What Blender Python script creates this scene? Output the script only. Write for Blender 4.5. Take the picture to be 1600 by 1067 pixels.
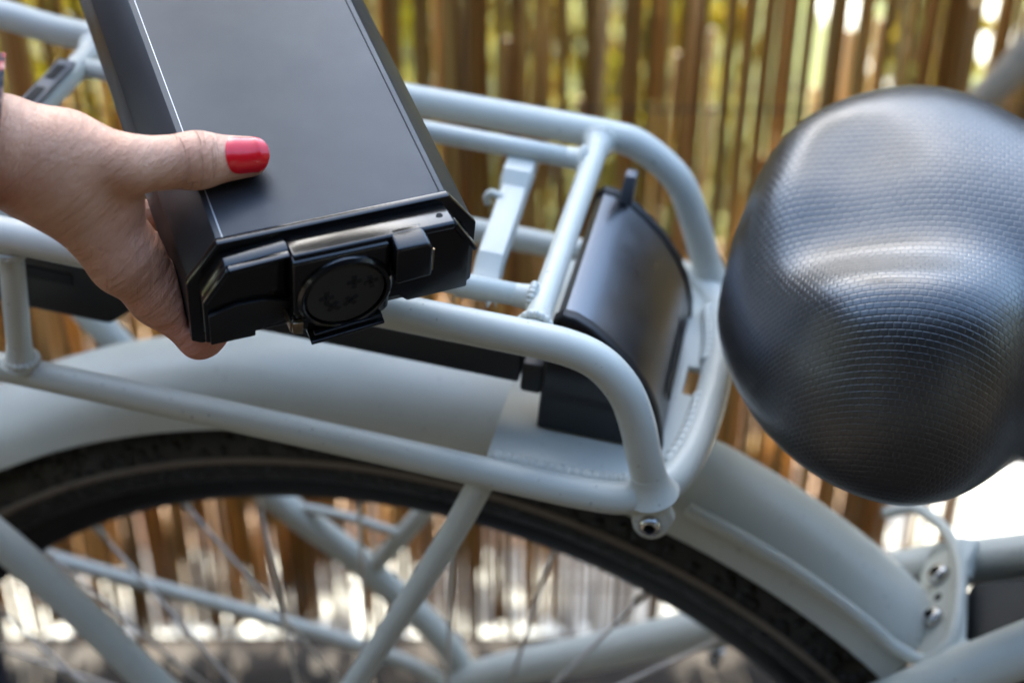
import bpy, bmesh, math, random
import numpy as np
from mathutils import Vector, Matrix
random.seed(7); rng = np.random.default_rng(7)
for o in list(bpy.data.objects): bpy.data.objects.remove(o)
S = bpy.context.scene
COL = S.collection
R = math.radians

# ------------------------------------------------------------------ camera
CAMZ = 1.30
cam = bpy.data.cameras.new('camera'); camo = bpy.data.objects.new('camera', cam); COL.objects.link(camo)
camo.location = (0, 0, CAMZ); camo.rotation_euler = (R(90 - 36.369), 0, 0)
cam.sensor_width = 36.0; cam.lens = 2600 / 1600 * 36.0
cam.clip_start = 0.02; cam.clip_end = 400
cam.dof.use_dof = True; cam.dof.focus_distance = 0.645; cam.dof.aperture_fstop = 5.4
cam.dof.aperture_blades = 9
S.camera = camo
# ------------------------------------------------------------------ sky and sun
SUN_EL, SUN_AZ = 44.0, -14.0            # azimuth measured from +Y towards +X
w = bpy.data.worlds.new('World'); S.world = w; w.use_nodes = True
nt = w.node_tree; nt.nodes.clear()
bg = nt.nodes.new('ShaderNodeBackground'); sky = nt.nodes.new('ShaderNodeTexSky'); wo = nt.nodes.new('ShaderNodeOutputWorld')
sky.sky_type = 'NISHITA'; sky.sun_disc = False
sky.sun_elevation = R(SUN_EL); sky.sun_rotation = R(SUN_AZ)
sky.air_density = 1.0; sky.dust_density = 1.5; sky.ozone_density = 1.0
bg.inputs['Strength'].default_value = 0.15
nt.links.new(sky.outputs[0], bg.inputs[0]); nt.links.new(bg.outputs[0], wo.inputs[0])
sl = bpy.data.lights.new('sun', 'SUN'); sl.energy = 4.0; sl.angle = R(0.55); sl.color = (1.0, .95, .87)
so = bpy.data.objects.new('sun', sl); COL.objects.link(so)
sd = Vector((math.sin(R(SUN_AZ)) * math.cos(R(SUN_EL)), math.cos(R(SUN_AZ)) * math.cos(R(SUN_EL)), math.sin(R(SUN_EL))))
so.rotation_euler = (-sd).to_track_quat('-Z', 'Y').to_euler(); so.location = (2, 4, 5)
vs = S.view_settings
vs.view_transform = 'Standard'; vs.look = 'None'; vs.gamma = 1; vs.use_curve_mapping = False
vs.exposure = 2.7
vs.use_white_balance = True; vs.white_balance_temperature = 6350; vs.white_balance_tint = 3
S.render.engine = 'CYCLES'

# ------------------------------------------------------------------ frames of reference
# bicycle frame: x towards its front, y to its far (left) side, z up the rack; turned, and nose slightly down
BK = np.array([[0.973979942410465, 0.2097766352883094, 0.08577199466738986],
               [-0.20931550222912274, 0.9777415868549937, -0.014436407477242511],
               [-0.08689126716003873, -0.003892636817699675, 0.9962101962286515]])
BO = np.array([0.02671552, 0.65159908, -0.4139502 + CAMZ])
BBASE = np.array([-0.055, 0.0, -0.891])          # under the rear axle, in bicycle coordinates
WX, WZ = -0.055, -0.510                          # rear axle
# battery frame: x across, y along (away from its plug), z out of its top face
BT = np.array([[0.9294683565472441, -0.358650369809972, 0.0863625289841346],
               [0.36886781665086743, 0.9003759575637877, -0.23078056434698815],
               [0.005010790016280776, 0.24635958937346555, 0.9691655404042955]])
TO = np.array([-0.06405346, 0.51228062, -0.32306354 + CAMZ])

def mat4(M, t):
    m = Matrix([list(map(float, r)) for r in M]).to_4x4(); m.translation = Vector([float(v) for v in t]); return m

# ------------------------------------------------------------------ materials
def newmat(name):
    m = bpy.data.materials.new(name); m.use_nodes = True
    n = m.node_tree; b = n.nodes['Principled BSDF']
    return m, n, b
def nd(n, t, **kw):
    x = n.nodes.new(t)
    for k, v in kw.items():
        if hasattr(x, k): setattr(x, k, v)
        else: x.inputs[k].default_value = v
    return x
def ramp(n, fac, stops):
    r = n.nodes.new('ShaderNodeValToRGB'); n.links.new(fac, r.inputs[0])
    e = r.color_ramp.elements
    while len(e) > 1: e.remove(e[-1])
    e[0].position = stops[0][0]; e[0].color = (*stops[0][1], 1) if len(stops[0][1]) == 3 else stops[0][1]
    for p, c in stops[1:]:
        q = e.new(p); q.color = (*c, 1)
    return r
def mixc(n, a, b, fac, mode='MIX'):
    m = n.nodes.new('ShaderNodeMix'); m.data_type = 'RGBA'; m.blend_type = mode
    for s, v in ((6, a), (7, b), (0, fac)):
        if hasattr(v, 'node'): n.links.new(v, m.inputs[s])
        else: m.inputs[s].default_value = v if s == 0 else (*v, 1)
    return m.outputs[2]
def bump(n, b, h, strength=.3, dist=.001, prev=None):
    u = n.nodes.new('ShaderNodeBump'); u.inputs['Strength'].default_value = strength; u.inputs['Distance'].default_value = dist
    n.links.new(h, u.inputs['Height'])
    if prev: n.links.new(prev, u.inputs['Normal'])
    if b: n.links.new(u.outputs[0], b.inputs['Normal'])
    return u.outputs[0]
def noise(n, scale, detail=4, rough=.5, vec=None):
    t = nd(n, 'ShaderNodeTexNoise'); t.inputs['Scale'].default_value = scale; t.inputs['Detail'].default_value = detail
    t.inputs['Roughness'].default_value = rough
    if vec is None:
        tc = n.nodes.get('TC') or n.nodes.new('ShaderNodeTexCoord'); tc.name = 'TC'; vec = tc.outputs['Object']
    n.links.new(vec, t.inputs['Vector']); return t.outputs[0]
def simple(name, col, rough=.5, metal=0., var=.15, vs_=40, bs=0., bscale=900, spec=.5, coat=0., rv=.08):
    m, n, b = newmat(name)
    f = noise(n, vs_, 5, .6)
    lo = tuple(c * (1 - var) for c in col); hi = tuple(min(1, c * (1 + var)) for c in col)
    r = ramp(n, f, [(.3, lo), (.7, hi)]); n.links.new(r.outputs[0], b.inputs['Base Color'])
    rr = n.nodes.new('ShaderNodeMapRange'); n.links.new(f, rr.inputs[0])
    rr.inputs[1].default_value = .3; rr.inputs[2].default_value = .7
    rr.inputs[3].default_value = max(0, rough - rv); rr.inputs[4].default_value = rough + rv
    n.links.new(rr.outputs[0], b.inputs['Roughness'])
    b.inputs['Metallic'].default_value = metal; b.inputs['Specular IOR Level'].default_value = spec
    b.inputs['Coat Weight'].default_value = coat; b.inputs['Coat Roughness'].default_value = .25
    if bs: bump(n, b, noise(n, bscale, 2), bs, .0006)
    return m

M = {}
def m_paint():
    m, n, b = newmat('frame_paint')
    f = noise(n, 26, 5, .6)
    r = ramp(n, f, [(.3, (.545, .55, .49)), (.7, (.585, .588, .525))])
    sp = noise(n, 420, 1)                                   # a few specks of grit
    s2 = ramp(n, sp, [(.0, (0, 0, 0)), (.23, (0, 0, 0)), (.27, (1, 1, 1))])
    c = mixc(n, (.30, .30, .28), r.outputs[0], s2.outputs[0])
    n.links.new(c, b.inputs['Base Color'])
    b.inputs['Roughness'].default_value = .38; b.inputs['Specular IOR Level'].default_value = .5
    bump(n, b, noise(n, 900, 2), .05, .0004)
    return m
M['paint'] = m_paint()
def m_alu():
    m, n, b = newmat('anodised_black')
    f = noise(n, 14, 5, .6)
    r = ramp(n, f, [(.3, (.040, .043, .048)), (.7, (.056, .060, .065))])
    sp = ramp(n, noise(n, 260, 1), [(.0, (0, 0, 0)), (.80, (0, 0, 0)), (.83, (1, 1, 1))])
    n.links.new(mixc(n, r.outputs[0], (.30, .30, .30), mixc(n, (0, 0, 0), (.2, .2, .2), sp.outputs[0])), b.inputs['Base Color'])
    b.inputs['Metallic'].default_value = .8
    sm = noise(n, 17, 4, .6); tcs = n.nodes['TC']; ms = n.nodes.new('ShaderNodeMapping'); ms.inputs['Scale'].default_value = (900, 22, 40); ms.inputs['Rotation'].default_value = (0, 0, .5); n.links.new(tcs.outputs['Object'], ms.inputs['Vector'])
    sc_ = ramp(n, noise(n, 1.0, 2, .5, ms.outputs[0]), [(.66, (0, 0, 0)), (.76, (1, 1, 1))])
    r0 = ramp(n, sm, [(.3, (.34, .34, .34)), (.7, (.47, .47, .47))]); n.links.new(mixc(n, r0.outputs[0], (.30, .30, .30), mixc(n, (0, 0, 0), (.5, .5, .5), sc_.outputs[0])), b.inputs['Roughness'])
    bump(n, b, noise(n, 2600, 1), .12, .0003)
    return m
M['alu'] = m_alu()
M['dockshell'] = simple('satin_black_metal', (.165, .17, .182), .33, .95, .06, 20, .05, 2400)
M['plastic'] = simple('black_plastic', (.004, .004, .0045), .17, spec=.62, rv=.04, var=.2, bs=.04, bscale=1500)
M['matteplastic'] = simple('matte_black_plastic', (.006, .006, .007), .5, var=.2, bs=.12, bscale=2200)
M['plugface'] = simple('plug_insert', (.026, .023, .021), .6, var=.2)
M['greyplastic'] = simple('grey_plastic', (.10, .11, .13), .45, var=.15)
M['rubber'] = simple('black_rubber', (.007, .0068, .0065), .62, var=.3, bs=.1, bscale=700)
M['groove'] = simple('groove_shadow_gap', (.004, .004, .004), .8, var=.1)  # near-black colour stands for the shade inside slots, holes and sockets
M['steel'] = simple('stainless_steel', (.55, .53, .50), .25, 1.0, .1)
M['spoke'] = simple('spoke_steel', (.62, .57, .52), .42, .75, .1)
M['brass'] = simple('brass_contact', (.45, .33, .20), .3, 1.0, .1)
M['silver'] = simple('bare_metal_line', (.55, .55, .55), .5, .6, .05)
M['stripe'] = simple('reflective_stripe', (.17, .135, .105), .5, 0, .15)
M['rimblack'] = simple('black_rim', (.007, .007, .007), .35, .3, .2)
M['nail'] = simple('red_nail_varnish', (.70, .003, .012), .2, 0, .05, coat=.5, rv=.02)
M['trouser'] = simple('navy_cloth', (.008, .011, .03), .8, 0, .3, 200)
M['hair'] = simple('brown_hair', (.05, .03, .02), .6, 0, .4, 60)

def m_tyre():
    m, n, b = newmat('tyre_tread')
    tc = n.nodes.new('ShaderNodeUVMap')
    v = nd(n, 'ShaderNodeTexVoronoi'); v.inputs['Scale'].default_value = 1.0; n.links.new(tc.outputs[0], v.inputs['Vector'])
    b.inputs['Base Color'].default_value = (.012, .0113, .0105, 1); b.inputs['Roughness'].default_value = .5
    r = ramp(n, v.outputs['Distance'], [(.25, (1, 1, 1)), (.5, (0, 0, 0))])
    bump(n, b, r.outputs[0], 1.0, .003)
    return m
M['tyre'] = m_tyre()
def m_saddle():
    m, n, b = newmat('woven_saddle_cover')
    uv = n.nodes.new('ShaderNodeUVMap')
    def mth(op, a_, b_=None):
        q = n.nodes.new('ShaderNodeMath'); q.operation = op
        for i_, v_ in enumerate((a_, b_)):
            if v_ is None: continue
            if hasattr(v_, 'node'): n.links.new(v_, q.inputs[i_])
            else: q.inputs[i_].default_value = v_
        return q.outputs[0]
    sp = n.nodes.new('ShaderNodeSeparateXYZ'); n.links.new(uv.outputs[0], sp.inputs[0])
    vv = mth('DIVIDE', sp.outputs[1], .0029); row = mth('FLOOR', vv); fv = mth('SUBTRACT', vv, row)
    uu = mth('ADD', mth('DIVIDE', sp.outputs[0], .0036), mth('MULTIPLY', mth('FLOORED_MODULO', row, 2.0), .5)); colu = mth('FLOOR', uu); fu = mth('SUBTRACT', uu, colu)
    def hump(x_): return mth('SUBTRACT', 1.0, mth('POWER', mth('ABSOLUTE', mth('SUBTRACT', mth('MULTIPLY', x_, 2.0), 1.0)), 5.0))
    wn = n.nodes.new('ShaderNodeTexWhiteNoise'); wn.noise_dimensions = '2D'; cx_ = n.nodes.new('ShaderNodeCombineXYZ'); n.links.new(colu, cx_.inputs[0]); n.links.new(row, cx_.inputs[1]); n.links.new(cx_.outputs[0], wn.inputs['Vector'])
    sw = n.nodes.new('ShaderNodeSeparateColor'); n.links.new(wn.outputs['Color'], sw.inputs[0])
    tilt = mth('ADD', mth('MULTIPLY', mth('SUBTRACT', sw.outputs[0], .5), mth('SUBTRACT', fu, .5)), mth('MULTIPLY', mth('SUBTRACT', sw.outputs[1], .35), mth('SUBTRACT', fv, .5)))
    h = mth('ADD', mth('MULTIPLY', hump(fu), hump(fv)), mth('MULTIPLY', tilt, .8))
    b.inputs['Base Color'].default_value = (.0045, .0045, .0055, 1)
    f = noise(n, 60, 4)
    rr = n.nodes.new('ShaderNodeMapRange'); n.links.new(f, rr.inputs[0]); rr.inputs[1].default_value = .3; rr.inputs[2].default_value = .7
    rr.inputs[3].default_value = .31; rr.inputs[4].default_value = .40
    n.links.new(rr.outputs[0], b.inputs['Roughness']); b.inputs['Specular IOR Level'].default_value = .85; b.inputs['Coat Weight'].default_value = .55; b.inputs['Coat Roughness'].default_value = .3; b.inputs['Coat IOR'].default_value = 1.6
    p = bump(n, None, noise(n, 1800, 2), .15, .0002)
    bump(n, b, h, .8, .00022, p)
    return m
M['saddle'] = m_saddle()
def m_skin():
    m, n, b = newmat('skin')
    f1 = noise(n, 38, 5, .65); r1 = ramp(n, f1, [(.28, (.58, .275, .155)), (.5, (.67, .35, .215)), (.72, (.73, .42, .275))])
    f2 = noise(n, 330, 2, .5); r2 = ramp(n, f2, [(.0, (0, 0, 0)), (.70, (0, 0, 0)), (.78, (1, 1, 1))])       # freckles
    c = mixc(n, r1.outputs[0], (.33, .15, .09), mixc(n, (0, 0, 0), (.3, .3, .3), r2.outputs[0]))
    at = n.nodes.new('ShaderNodeAttribute'); at.attribute_name = 'redness'
    c = mixc(n, c, (.55, .20, .16), at.outputs['Fac'])
    n.links.new(c, b.inputs['Base Color'])
    b.inputs['Roughness'].default_value = .48; b.inputs['Specular IOR Level'].default_value = .4
    b.inputs['Subsurface Weight'].default_value = .15; b.inputs['Subsurface Radius'].default_value = (.9, .35, .18); b.inputs['Subsurface Scale'].default_value = .006
    # fine skin lines run across the back of the hand
    uv = n.nodes.new('ShaderNodeAttribute'); uv.attribute_name = 'skinco'
    mp = n.nodes.new('ShaderNodeMapping'); mp.inputs['Scale'].default_value = (1.0, .38, .6)
    n.links.new(uv.outputs['Vector'], mp.inputs['Vector'])
    a = noise(n, 760, 4, .6, mp.outputs[0])
    v = nd(n, 'ShaderNodeTexVoronoi', feature='DISTANCE_TO_EDGE'); v.inputs['Scale'].default_value = 620; n.links.new(mp.outputs[0], v.inputs['Vector'])
    vr = ramp(n, v.outputs['Distance'], [(.0, (0, 0, 0)), (.16, (1, 1, 1))])
    p = bump(n, None, vr.outputs[0], .35, .00022)
    p = bump(n, None, a, .5, .0006, p)
    mp2 = n.nodes.new('ShaderNodeMapping'); mp2.inputs['Scale'].default_value = (1.0, .14, .3); n.links.new(uv.outputs['Vector'], mp2.inputs['Vector'])
    p = bump(n, None, noise(n, 300, 3, .55, mp2.outputs[0]), .55, .0022, p)
    # folds over the thumb's knuckle
    tc2 = n.nodes.new('ShaderNodeAttribute'); tc2.attribute_name = 'thumbco'
    mp3 = n.nodes.new('ShaderNodeMapping'); mp3.inputs['Scale'].default_value = (.42, .035, 0); n.links.new(tc2.outputs['Vector'], mp3.inputs['Vector'])
    w3 = ramp(n, noise(n, 1.0, 3, .6, mp3.outputs[0]), [(.38, (0, 0, 0)), (.47, (1, 1, 1))])
    sx = n.nodes.new('ShaderNodeSeparateXYZ'); n.links.new(tc2.outputs['Vector'], sx.inputs[0])
    bump(n, b, mixc(n, (1, 1, 1), w3.outputs[0], sx.outputs[2]), .8, .0014, p)
    return m
M['skin'] = m_skin()
def m_blouse():
    m, n, b = newmat('floral_blouse')
    tc = n.nodes.new('ShaderNodeTexCoord')
    v = nd(n, 'ShaderNodeTexVoronoi'); v.inputs['Scale'].default_value = 95; n.links.new(tc.outputs['Object'], v.inputs['Vector'])
    r = ramp(n, v.outputs['Distance'], [(.0, (.45, .10, .05)), (.35, (.50, .06, .04)), (.52, (.012, .012, .016)), (.7, (.012, .012, .016))])
    n.links.new(mixc(n, r.outputs[0], (.6, .33, .26), ramp(n, noise(n, 120, 3), [(.55, (0, 0, 0)), (.65, (1, 1, 1))]).outputs[0]), b.inputs['Base Color'])
    b.inputs['Roughness'].default_value = .8
    bump(n, b, noise(n, 1500, 2), .2, .0005)
    return m
M['blouse'] = m_blouse()
def m_reed():
    m, n, b = newmat('dry_reed')
    oi = n.nodes.new('ShaderNodeObjectInfo')
    r = ramp(n, oi.outputs['Random'], [(0, (.17, .068, .012)), (.25, (.30, .14, .025)), (.55, (.44, .24, .052)), (.85, (.57, .35, .10)), (1, (.66, .48, .24))])
    tc = n.nodes.new('ShaderNodeTexCoord'); mp = n.nodes.new('ShaderNodeMapping'); mp.inputs['Scale'].default_value = (260, 260, 5)
    n.links.new(tc.outputs['Object'], mp.inputs['Vector'])
    f = noise(n, 1, 4, .6, mp.outputs[0])
    s = ramp(n, f, [(.3, (.6, .55, .5)), (.7, (1.25, 1.2, 1.15))])
    n.links.new(mixc(n, r.outputs[0], s.outputs[0], 1.0, 'MULTIPLY'), b.inputs['Base Color'])
    b.inputs['Roughness'].default_value = .5
    b.inputs['Subsurface Weight'].default_value = 0
    bump(n, b, f, .3, .0006)
    return m
M['reed'] = m_reed()
def m_leaf():
    m, n, b = newmat('leaf')
    g = n.nodes.new('ShaderNodeNewGeometry')
    r = ramp(n, g.outputs['Random Per Island'], [(0, (.06, .075, .010)), (.5, (.11, .11, .014)), (1, (.17, .12, .018))])
    n.links.new(r.outputs[0], b.inputs['Base Color']); b.inputs['Roughness'].default_value = .45
    tr = n.nodes.new('ShaderNodeBsdfTranslucent'); n.links.new(mixc(n, r.outputs[0], (1.9, 1.5, .5), 1.0, 'MULTIPLY'), tr.inputs[0])
    mx = n.nodes.new('ShaderNodeMixShader'); mx.inputs[0].default_value = .55
    out = n.nodes['Material Output']
    n.links.new(b.outputs[0], mx.inputs[1]); n.links.new(tr.outputs[0], mx.inputs[2]); n.links.new(mx.outputs[0], out.inputs[0])
    return m
M['leaf'] = m_leaf()
M['stem'] = simple('woody_stem', (.09, .06, .035), .8, 0, .3, 60)
M['ground'] = simple('packed_earth', (.042, .029, .019), .85, 0, .35, 9, .5, 120)
M['paving'] = simple('pale_paving', (.62, .58, .50), .7, 0, .12, 14, .3, 200)
M['soil'] = simple('sandy_soil', (.50, .33, .22), .85, 0, .2, 12, .5, 150)
M['lawn'] = simple('lawn_ground', (.13, .14, .032), .85, 0, .4, 8, .6, 90)
M['wall'] = simple('dark_render', (.018, .017, .016), .8, 0, .2, 5, .4, 60)
M['cladding'] = simple('dark_stained_timber', (.03, .022, .016), .7, 0, .3, 18, .4, 120)
M['post'] = simple('peeled_pole', (.46, .36, .25), .6, 0, .15, 30, .3, 200)
M['glass'] = simple('window_glass', (.02, .025, .03), .05, 0, .1)

# ------------------------------------------------------------------ mesh helpers
def link(name, me, mat, parent=None, smooth=35, label=None):
    o = bpy.data.objects.new(name, me); COL.objects.link(o)
    if mat is not None and not me.materials: me.materials.append(mat)
    if parent is not None: o.parent = parent
    if smooth is not None and len(me.polygons):
        me.polygons.foreach_set('use_smooth', [True] * len(me.polygons))
        if smooth < 180: me.set_sharp_from_angle(angle=R(smooth))
    if label: o['label'] = label
    return o
def mesh_np(name, V, F, off=None):
    V = np.asarray(V, float)
    if off is not None: V = V - np.asarray(off)
    me = bpy.data.meshes.new(name); me.from_pydata([tuple(v) for v in V], [], [tuple(f) for f in F]); me.update(); return me
def spline(P, n=8):
    P = np.asarray(P, float)
    if len(P) < 3: return P
    Q = np.vstack([2 * P[0] - P[1], P, 2 * P[-1] - P[-2]]); out = []
    for i in range(1, len(Q) - 2):
        p0, p1, p2, p3 = Q[i - 1:i + 3]
        for t in np.linspace(0, 1, n, endpoint=False):
            out.append(.5 * (2 * p1 + (p2 - p0) * t + (2 * p0 - 5 * p1 + 4 * p2 - p3) * t * t + (3 * p1 - p0 - 3 * p2 + p3) * t ** 3))
    out.append(P[-1]); return np.array(out)
def tube_vf(P, r, seg=20, cap=True, sq=(1, 1)):
    P = np.asarray(P, float); n = len(P); r = np.broadcast_to(np.asarray(r, float), (n,))
    T = np.gradient(P, axis=0); T /= np.linalg.norm(T, axis=1)[:, None]
    u = np.cross(T[0], [0, 0, 1.]);
    if np.linalg.norm(u) < 1e-3: u = np.cross(T[0], [0, 1., 0])
    u /= np.linalg.norm(u); V = []
    a = np.linspace(0, 2 * np.pi, seg, endpoint=False)
    for i in range(n):
        u = u - T[i] * np.dot(u, T[i]); u /= np.linalg.norm(u); v = np.cross(T[i], u)
        V.append(P[i] + r[i] * (sq[0] * np.cos(a)[:, None] * u + sq[1] * np.sin(a)[:, None] * v))
    V = np.vstack(V); F = []
    for i in range(n - 1):
        for j in range(seg):
            k = (j + 1) % seg; F.append((i * seg + j, i * seg + k, (i + 1) * seg + k, (i + 1) * seg + j))
    if cap: F.append(tuple(range(seg - 1, -1, -1))); F.append(tuple((n - 1) * seg + j for j in range(seg)))
    return V, F
def join_vf(parts):
    V = []; F = []; o = 0
    for v, f in parts:
        V.append(v); F += [tuple(i + o for i in q) for q in f]; o += len(v)
    return np.vstack(V), F
def lathe_vf(prof, origin, axis, seg=28):
    """prof: (distance along axis, radius)"""
    axis = np.asarray(axis, float); axis /= np.linalg.norm(axis)
    u = np.cross(axis, [.3, .2, 1.]); u /= np.linalg.norm(u); v = np.cross(axis, u)
    a = np.linspace(0, 2 * np.pi, seg, endpoint=False); V = []; F = []
    for d, r in prof: V.append(np.asarray(origin) + axis * d + r * (np.cos(a)[:, None] * u + np.sin(a)[:, None] * v))
    n = len(prof)
    for i in range(n - 1):
        for j in range(seg):
            k = (j + 1) % seg; F.append((i * seg + j, i * seg + k, (i + 1) * seg + k, (i + 1) * seg + j))
    F.append(tuple(range(seg - 1, -1, -1))); F.append(tuple((n - 1) * seg + j for j in range(seg)))
    return np.vstack(V), F
def bevelled(name, V, F, width, segs=2, ang=25, off=None):
    me = mesh_np(name, V, F, off); bm = bmesh.new(); bm.from_mesh(me)
    bmesh.ops.recalc_face_normals(bm, faces=bm.faces[:])
    es = [e for e in bm.edges if len(e.link_faces) == 2 and e.calc_face_angle(0) > R(ang)]
    if width > 0 and es: bmesh.ops.bevel(bm, geom=es, offset=width, offset_type='OFFSET', segments=segs, profile=.5, affect='EDGES', clamp_overlap=True)
    bm.to_mesh(me); bm.free(); return me
def prism_vf(poly, a0, a1, axis=1):
    """extrude a 2D polygon (the two other axes in order) along axis from a0 to a1"""
    V = []; n = len(poly)
    for a in (a0, a1):
        for p in poly:
            q = [p[0], p[1]]; q.insert(axis, a); V.append(q)
    F = [tuple(range(n)), tuple(range(2 * n - 1, n - 1, -1))] + [(i, i + n, (i + 1) % n + n, (i + 1) % n) for i in range(n)]
    return np.array(V, float), F
def box_vf(x0, x1, y0, y1, z0, z1):
    return prism_vf([(x0, z0), (x1, z0), (x1, z1), (x0, z1)], y0, y1, 1)
def empty(name, loc, label=None, cat=None, group=None, M4=None):
    o = bpy.data.objects.new(name, None); COL.objects.link(o); o.empty_display_size = .05
    if M4 is not None: o.matrix_world = M4
    else: o.location = loc
    if label: o['label'] = label
    if cat: o['category'] = cat
    if group: o['group'] = group
    return o
def tag(o, label=None, cat=None, group=None, kind=None):
    for k, v in (('label', label), ('category', cat), ('group', group), ('kind', kind)):
        if v: o[k] = v
    return o

# signed-distance modelling for bodies
def surface_nets(Fn, lo, hi, h):
    lo = np.asarray(lo, float); n = np.ceil((np.asarray(hi) - lo) / h).astype(int) + 1
    ax = [lo[i] + h * np.arange(n[i]) for i in range(3)]
    X, Y, Z = np.meshgrid(*ax, indexing='ij'); D = Fn(X, Y, Z); s = D < 0
    c = [D[i:n[0] - 1 + i, j:n[1] - 1 + j, k:n[2] - 1 + k] for i in (0, 1) for j in (0, 1) for k in (0, 1)]
    cs = sum((q < 0).astype(int) for q in c); act = (cs > 0) & (cs < 8)
    idx = -np.ones(act.shape, int); ii = np.argwhere(act); idx[act] = np.arange(len(ii))
    cv = [q[act] for q in c]; pos = np.zeros((len(ii), 3)); cnt = np.zeros(len(ii))
    corner = [np.array((i, j, k)) for i in (0, 1) for j in (0, 1) for k in (0, 1)]
    for a in range(8):
        for b in range(a + 1, 8):
            if np.abs(corner[a] - corner[b]).sum() != 1: continue
            m = (cv[a] < 0) != (cv[b] < 0); t = np.zeros(len(ii)); t[m] = cv[a][m] / (cv[a][m] - cv[b][m])
            pos[m] += corner[a] + t[m, None] * (corner[b] - corner[a]); cnt[m] += 1
    V = lo + h * (ii + pos / cnt[:, None]); F = []
    for d in range(3):
        e1, e2 = [(1, 2), (2, 0), (0, 1)][d]
        sl0 = [slice(None)] * 3; sl1 = [slice(None)] * 3; sl0[d] = slice(0, -1); sl1[d] = slice(1, None)
        ch = s[tuple(sl0)] != s[tuple(sl1)]; P = np.argwhere(ch)
        P = P[(P[:, e1] > 0) & (P[:, e2] > 0) & (P[:, e1] < n[e1] - 1) & (P[:, e2] < n[e2] - 1)]
        def g(a, b):
            Q = P.copy(); Q[:, e1] -= a; Q[:, e2] -= b; return idx[Q[:, 0], Q[:, 1], Q[:, 2]]
        q = np.stack([g(1, 1), g(0, 1), g(0, 0), g(1, 0)], 1)
        fl = ~s[P[:, 0], P[:, 1], P[:, 2]]; q[fl] = q[fl][:, ::-1]; F.append(q)
    return V, np.vstack(F)
def smin(a, b, k):
    h = np.clip(.5 + .5 * (b - a) / k, 0, 1); return b + (a - b) * h - k * h * (1 - h)
def cone_sd(X, Y, Z, a, b, r1, r2):
    a = np.asarray(a, float); b = np.asarray(b, float); d = b - a; L = (d * d).sum() + 1e-12
    t = np.clip(((X - a[0]) * d[0] + (Y - a[1]) * d[1] + (Z - a[2]) * d[2]) / L, 0, 1)
    return np.sqrt((X - a[0] - t * d[0]) ** 2 + (Y - a[1] - t * d[1]) ** 2 + (Z - a[2] - t * d[2]) ** 2) - (r1 + (r2 - r1) * t)
def fast_mesh(name, V, Q):
    me = bpy.data.meshes.new(name); me.from_pydata(V.tolist(), [], Q.tolist()); me.update(); return me

# ================================================================== SETTING
def sheet(name, x0, x1, y0, y1, z, mat, kind='structure', n=1):
    me = mesh_np(name, [(x0, y0, z), (x1, y0, z), (x1, y1, z), (x0, y1, z)], [(0, 1, 2, 3)])
    return tag(link(name, me, mat, smooth=None), kind=kind)
sheet('ground', -60, 60, -60, 60, 0, M['ground'])
FY = 1.22                                        # the reed screen stands here
sheet('pale_path', -8, 8, FY + .015, FY + .145, .004, M['paving'])
sheet('paved_terrace', .40, 8, FY + .149, 2.1, .004, M['paving'])
sheet('sandy_bed', -8, .396, FY + .149, 2.0, .004, M['soil'])
sheet('lawn_strip', -30, .396, 2.004, 2.104, .004, M['lawn'])
sheet('garden_path', .555, .625, 2.104, 6, .008, M['paving'])
sheet('garden_path', .80, .88, 2.104, 6, .008, M['paving'])
sheet('lawn', -30, 30, 2.108, 30, .004, M['lawn'])

# house wall added unseen behind the camera to darken reflections and shade the front
hw = empty('blocker_house', (0, -2.1, 0), 'dark rendered house wall added unseen behind the camera to darken reflections', 'blocker_house')
V, F = box_vf(-7, 7, -.3, 0, 0, 4.2); link('wall', bevelled('wall', V, F, .01), M['wall'], hw)
V, F = box_vf(-7.2, 7.2, -.35, .25, 4.203, 4.4); link('eaves', bevelled('eaves', V, F, .01), M['wall'], hw)
V, F = box_vf(-5, 5, .02, 1.55, 2.62, 2.74); link('blocker_roof', bevelled('blocker_roof', V, F, .01), M['cladding'], hw)  # overhang added out of view to block front sky and raise contrast
for px_ in (-4.6, 4.6):
    V, F = box_vf(px_ - .06, px_ + .06, 1.36, 1.48, 0, 2.618); link('blocker_roof_post', bevelled('blocker_roof_post', V, F, .008), M['cladding'], hw)
for wx in (-2.6, 1.8):
    V, F = join_vf([box_vf(wx - .6, wx + .6, 0.003, .05, .95, 1.0), box_vf(wx - .6, wx + .6, 0.003, .05, 2.1, 2.15),
                    box_vf(wx - .6, wx - .55, .003, .05, 1.003, 2.097), box_vf(wx + .55, wx + .6, .003, .05, 1.003, 2.097)])
    f = link('window', mesh_np('window', V, F), M['paint'], hw)
    V, F = box_vf(wx - .548, wx + .548, .003, .02, 1.003, 2.097); link('pane', mesh_np('pane', V, F), M['glass'], f)

# reed screen
fence = empty('reed_screen', (0, FY, 0), 'tall brown reed screen with narrow gaps standing behind the bicycle', 'fence')
def reed_mesh(r, L, seed, seg=7):
    q = random.Random(seed); P = []; rr = []
    z = 0.; k = 0
    zs = [0]
    while zs[-1] < L - .2: zs.append(zs[-1] + q.uniform(.14, .26))
    zs.append(L)
    ox = oy = 0.
    for i, z in enumerate(zs):
        ox += q.uniform(-.0012, .0012); oy += q.uniform(-.0012, .0012)
        base = r * (.86 + .22 * z / L)
        if i in (0, len(zs) - 1): P.append((ox, oy, z)); rr.append(base)
        else:
            for dz, s in ((-.004, 1), (0, 1.16), (.004, .98)): P.append((ox, oy, z + dz)); rr.append(base * s)
    V, F = tube_vf(np.array(P), rr, seg); return mesh_np('reed', V, F)
RM = [reed_mesh(.0026 + .00022 * k, 1.16 + .03 * (k % 3), 50 + k) for k in range(9)]
short = [reed_mesh(.0030 + .0004 * k, .80, 90 + k) for k in range(3)]
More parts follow.
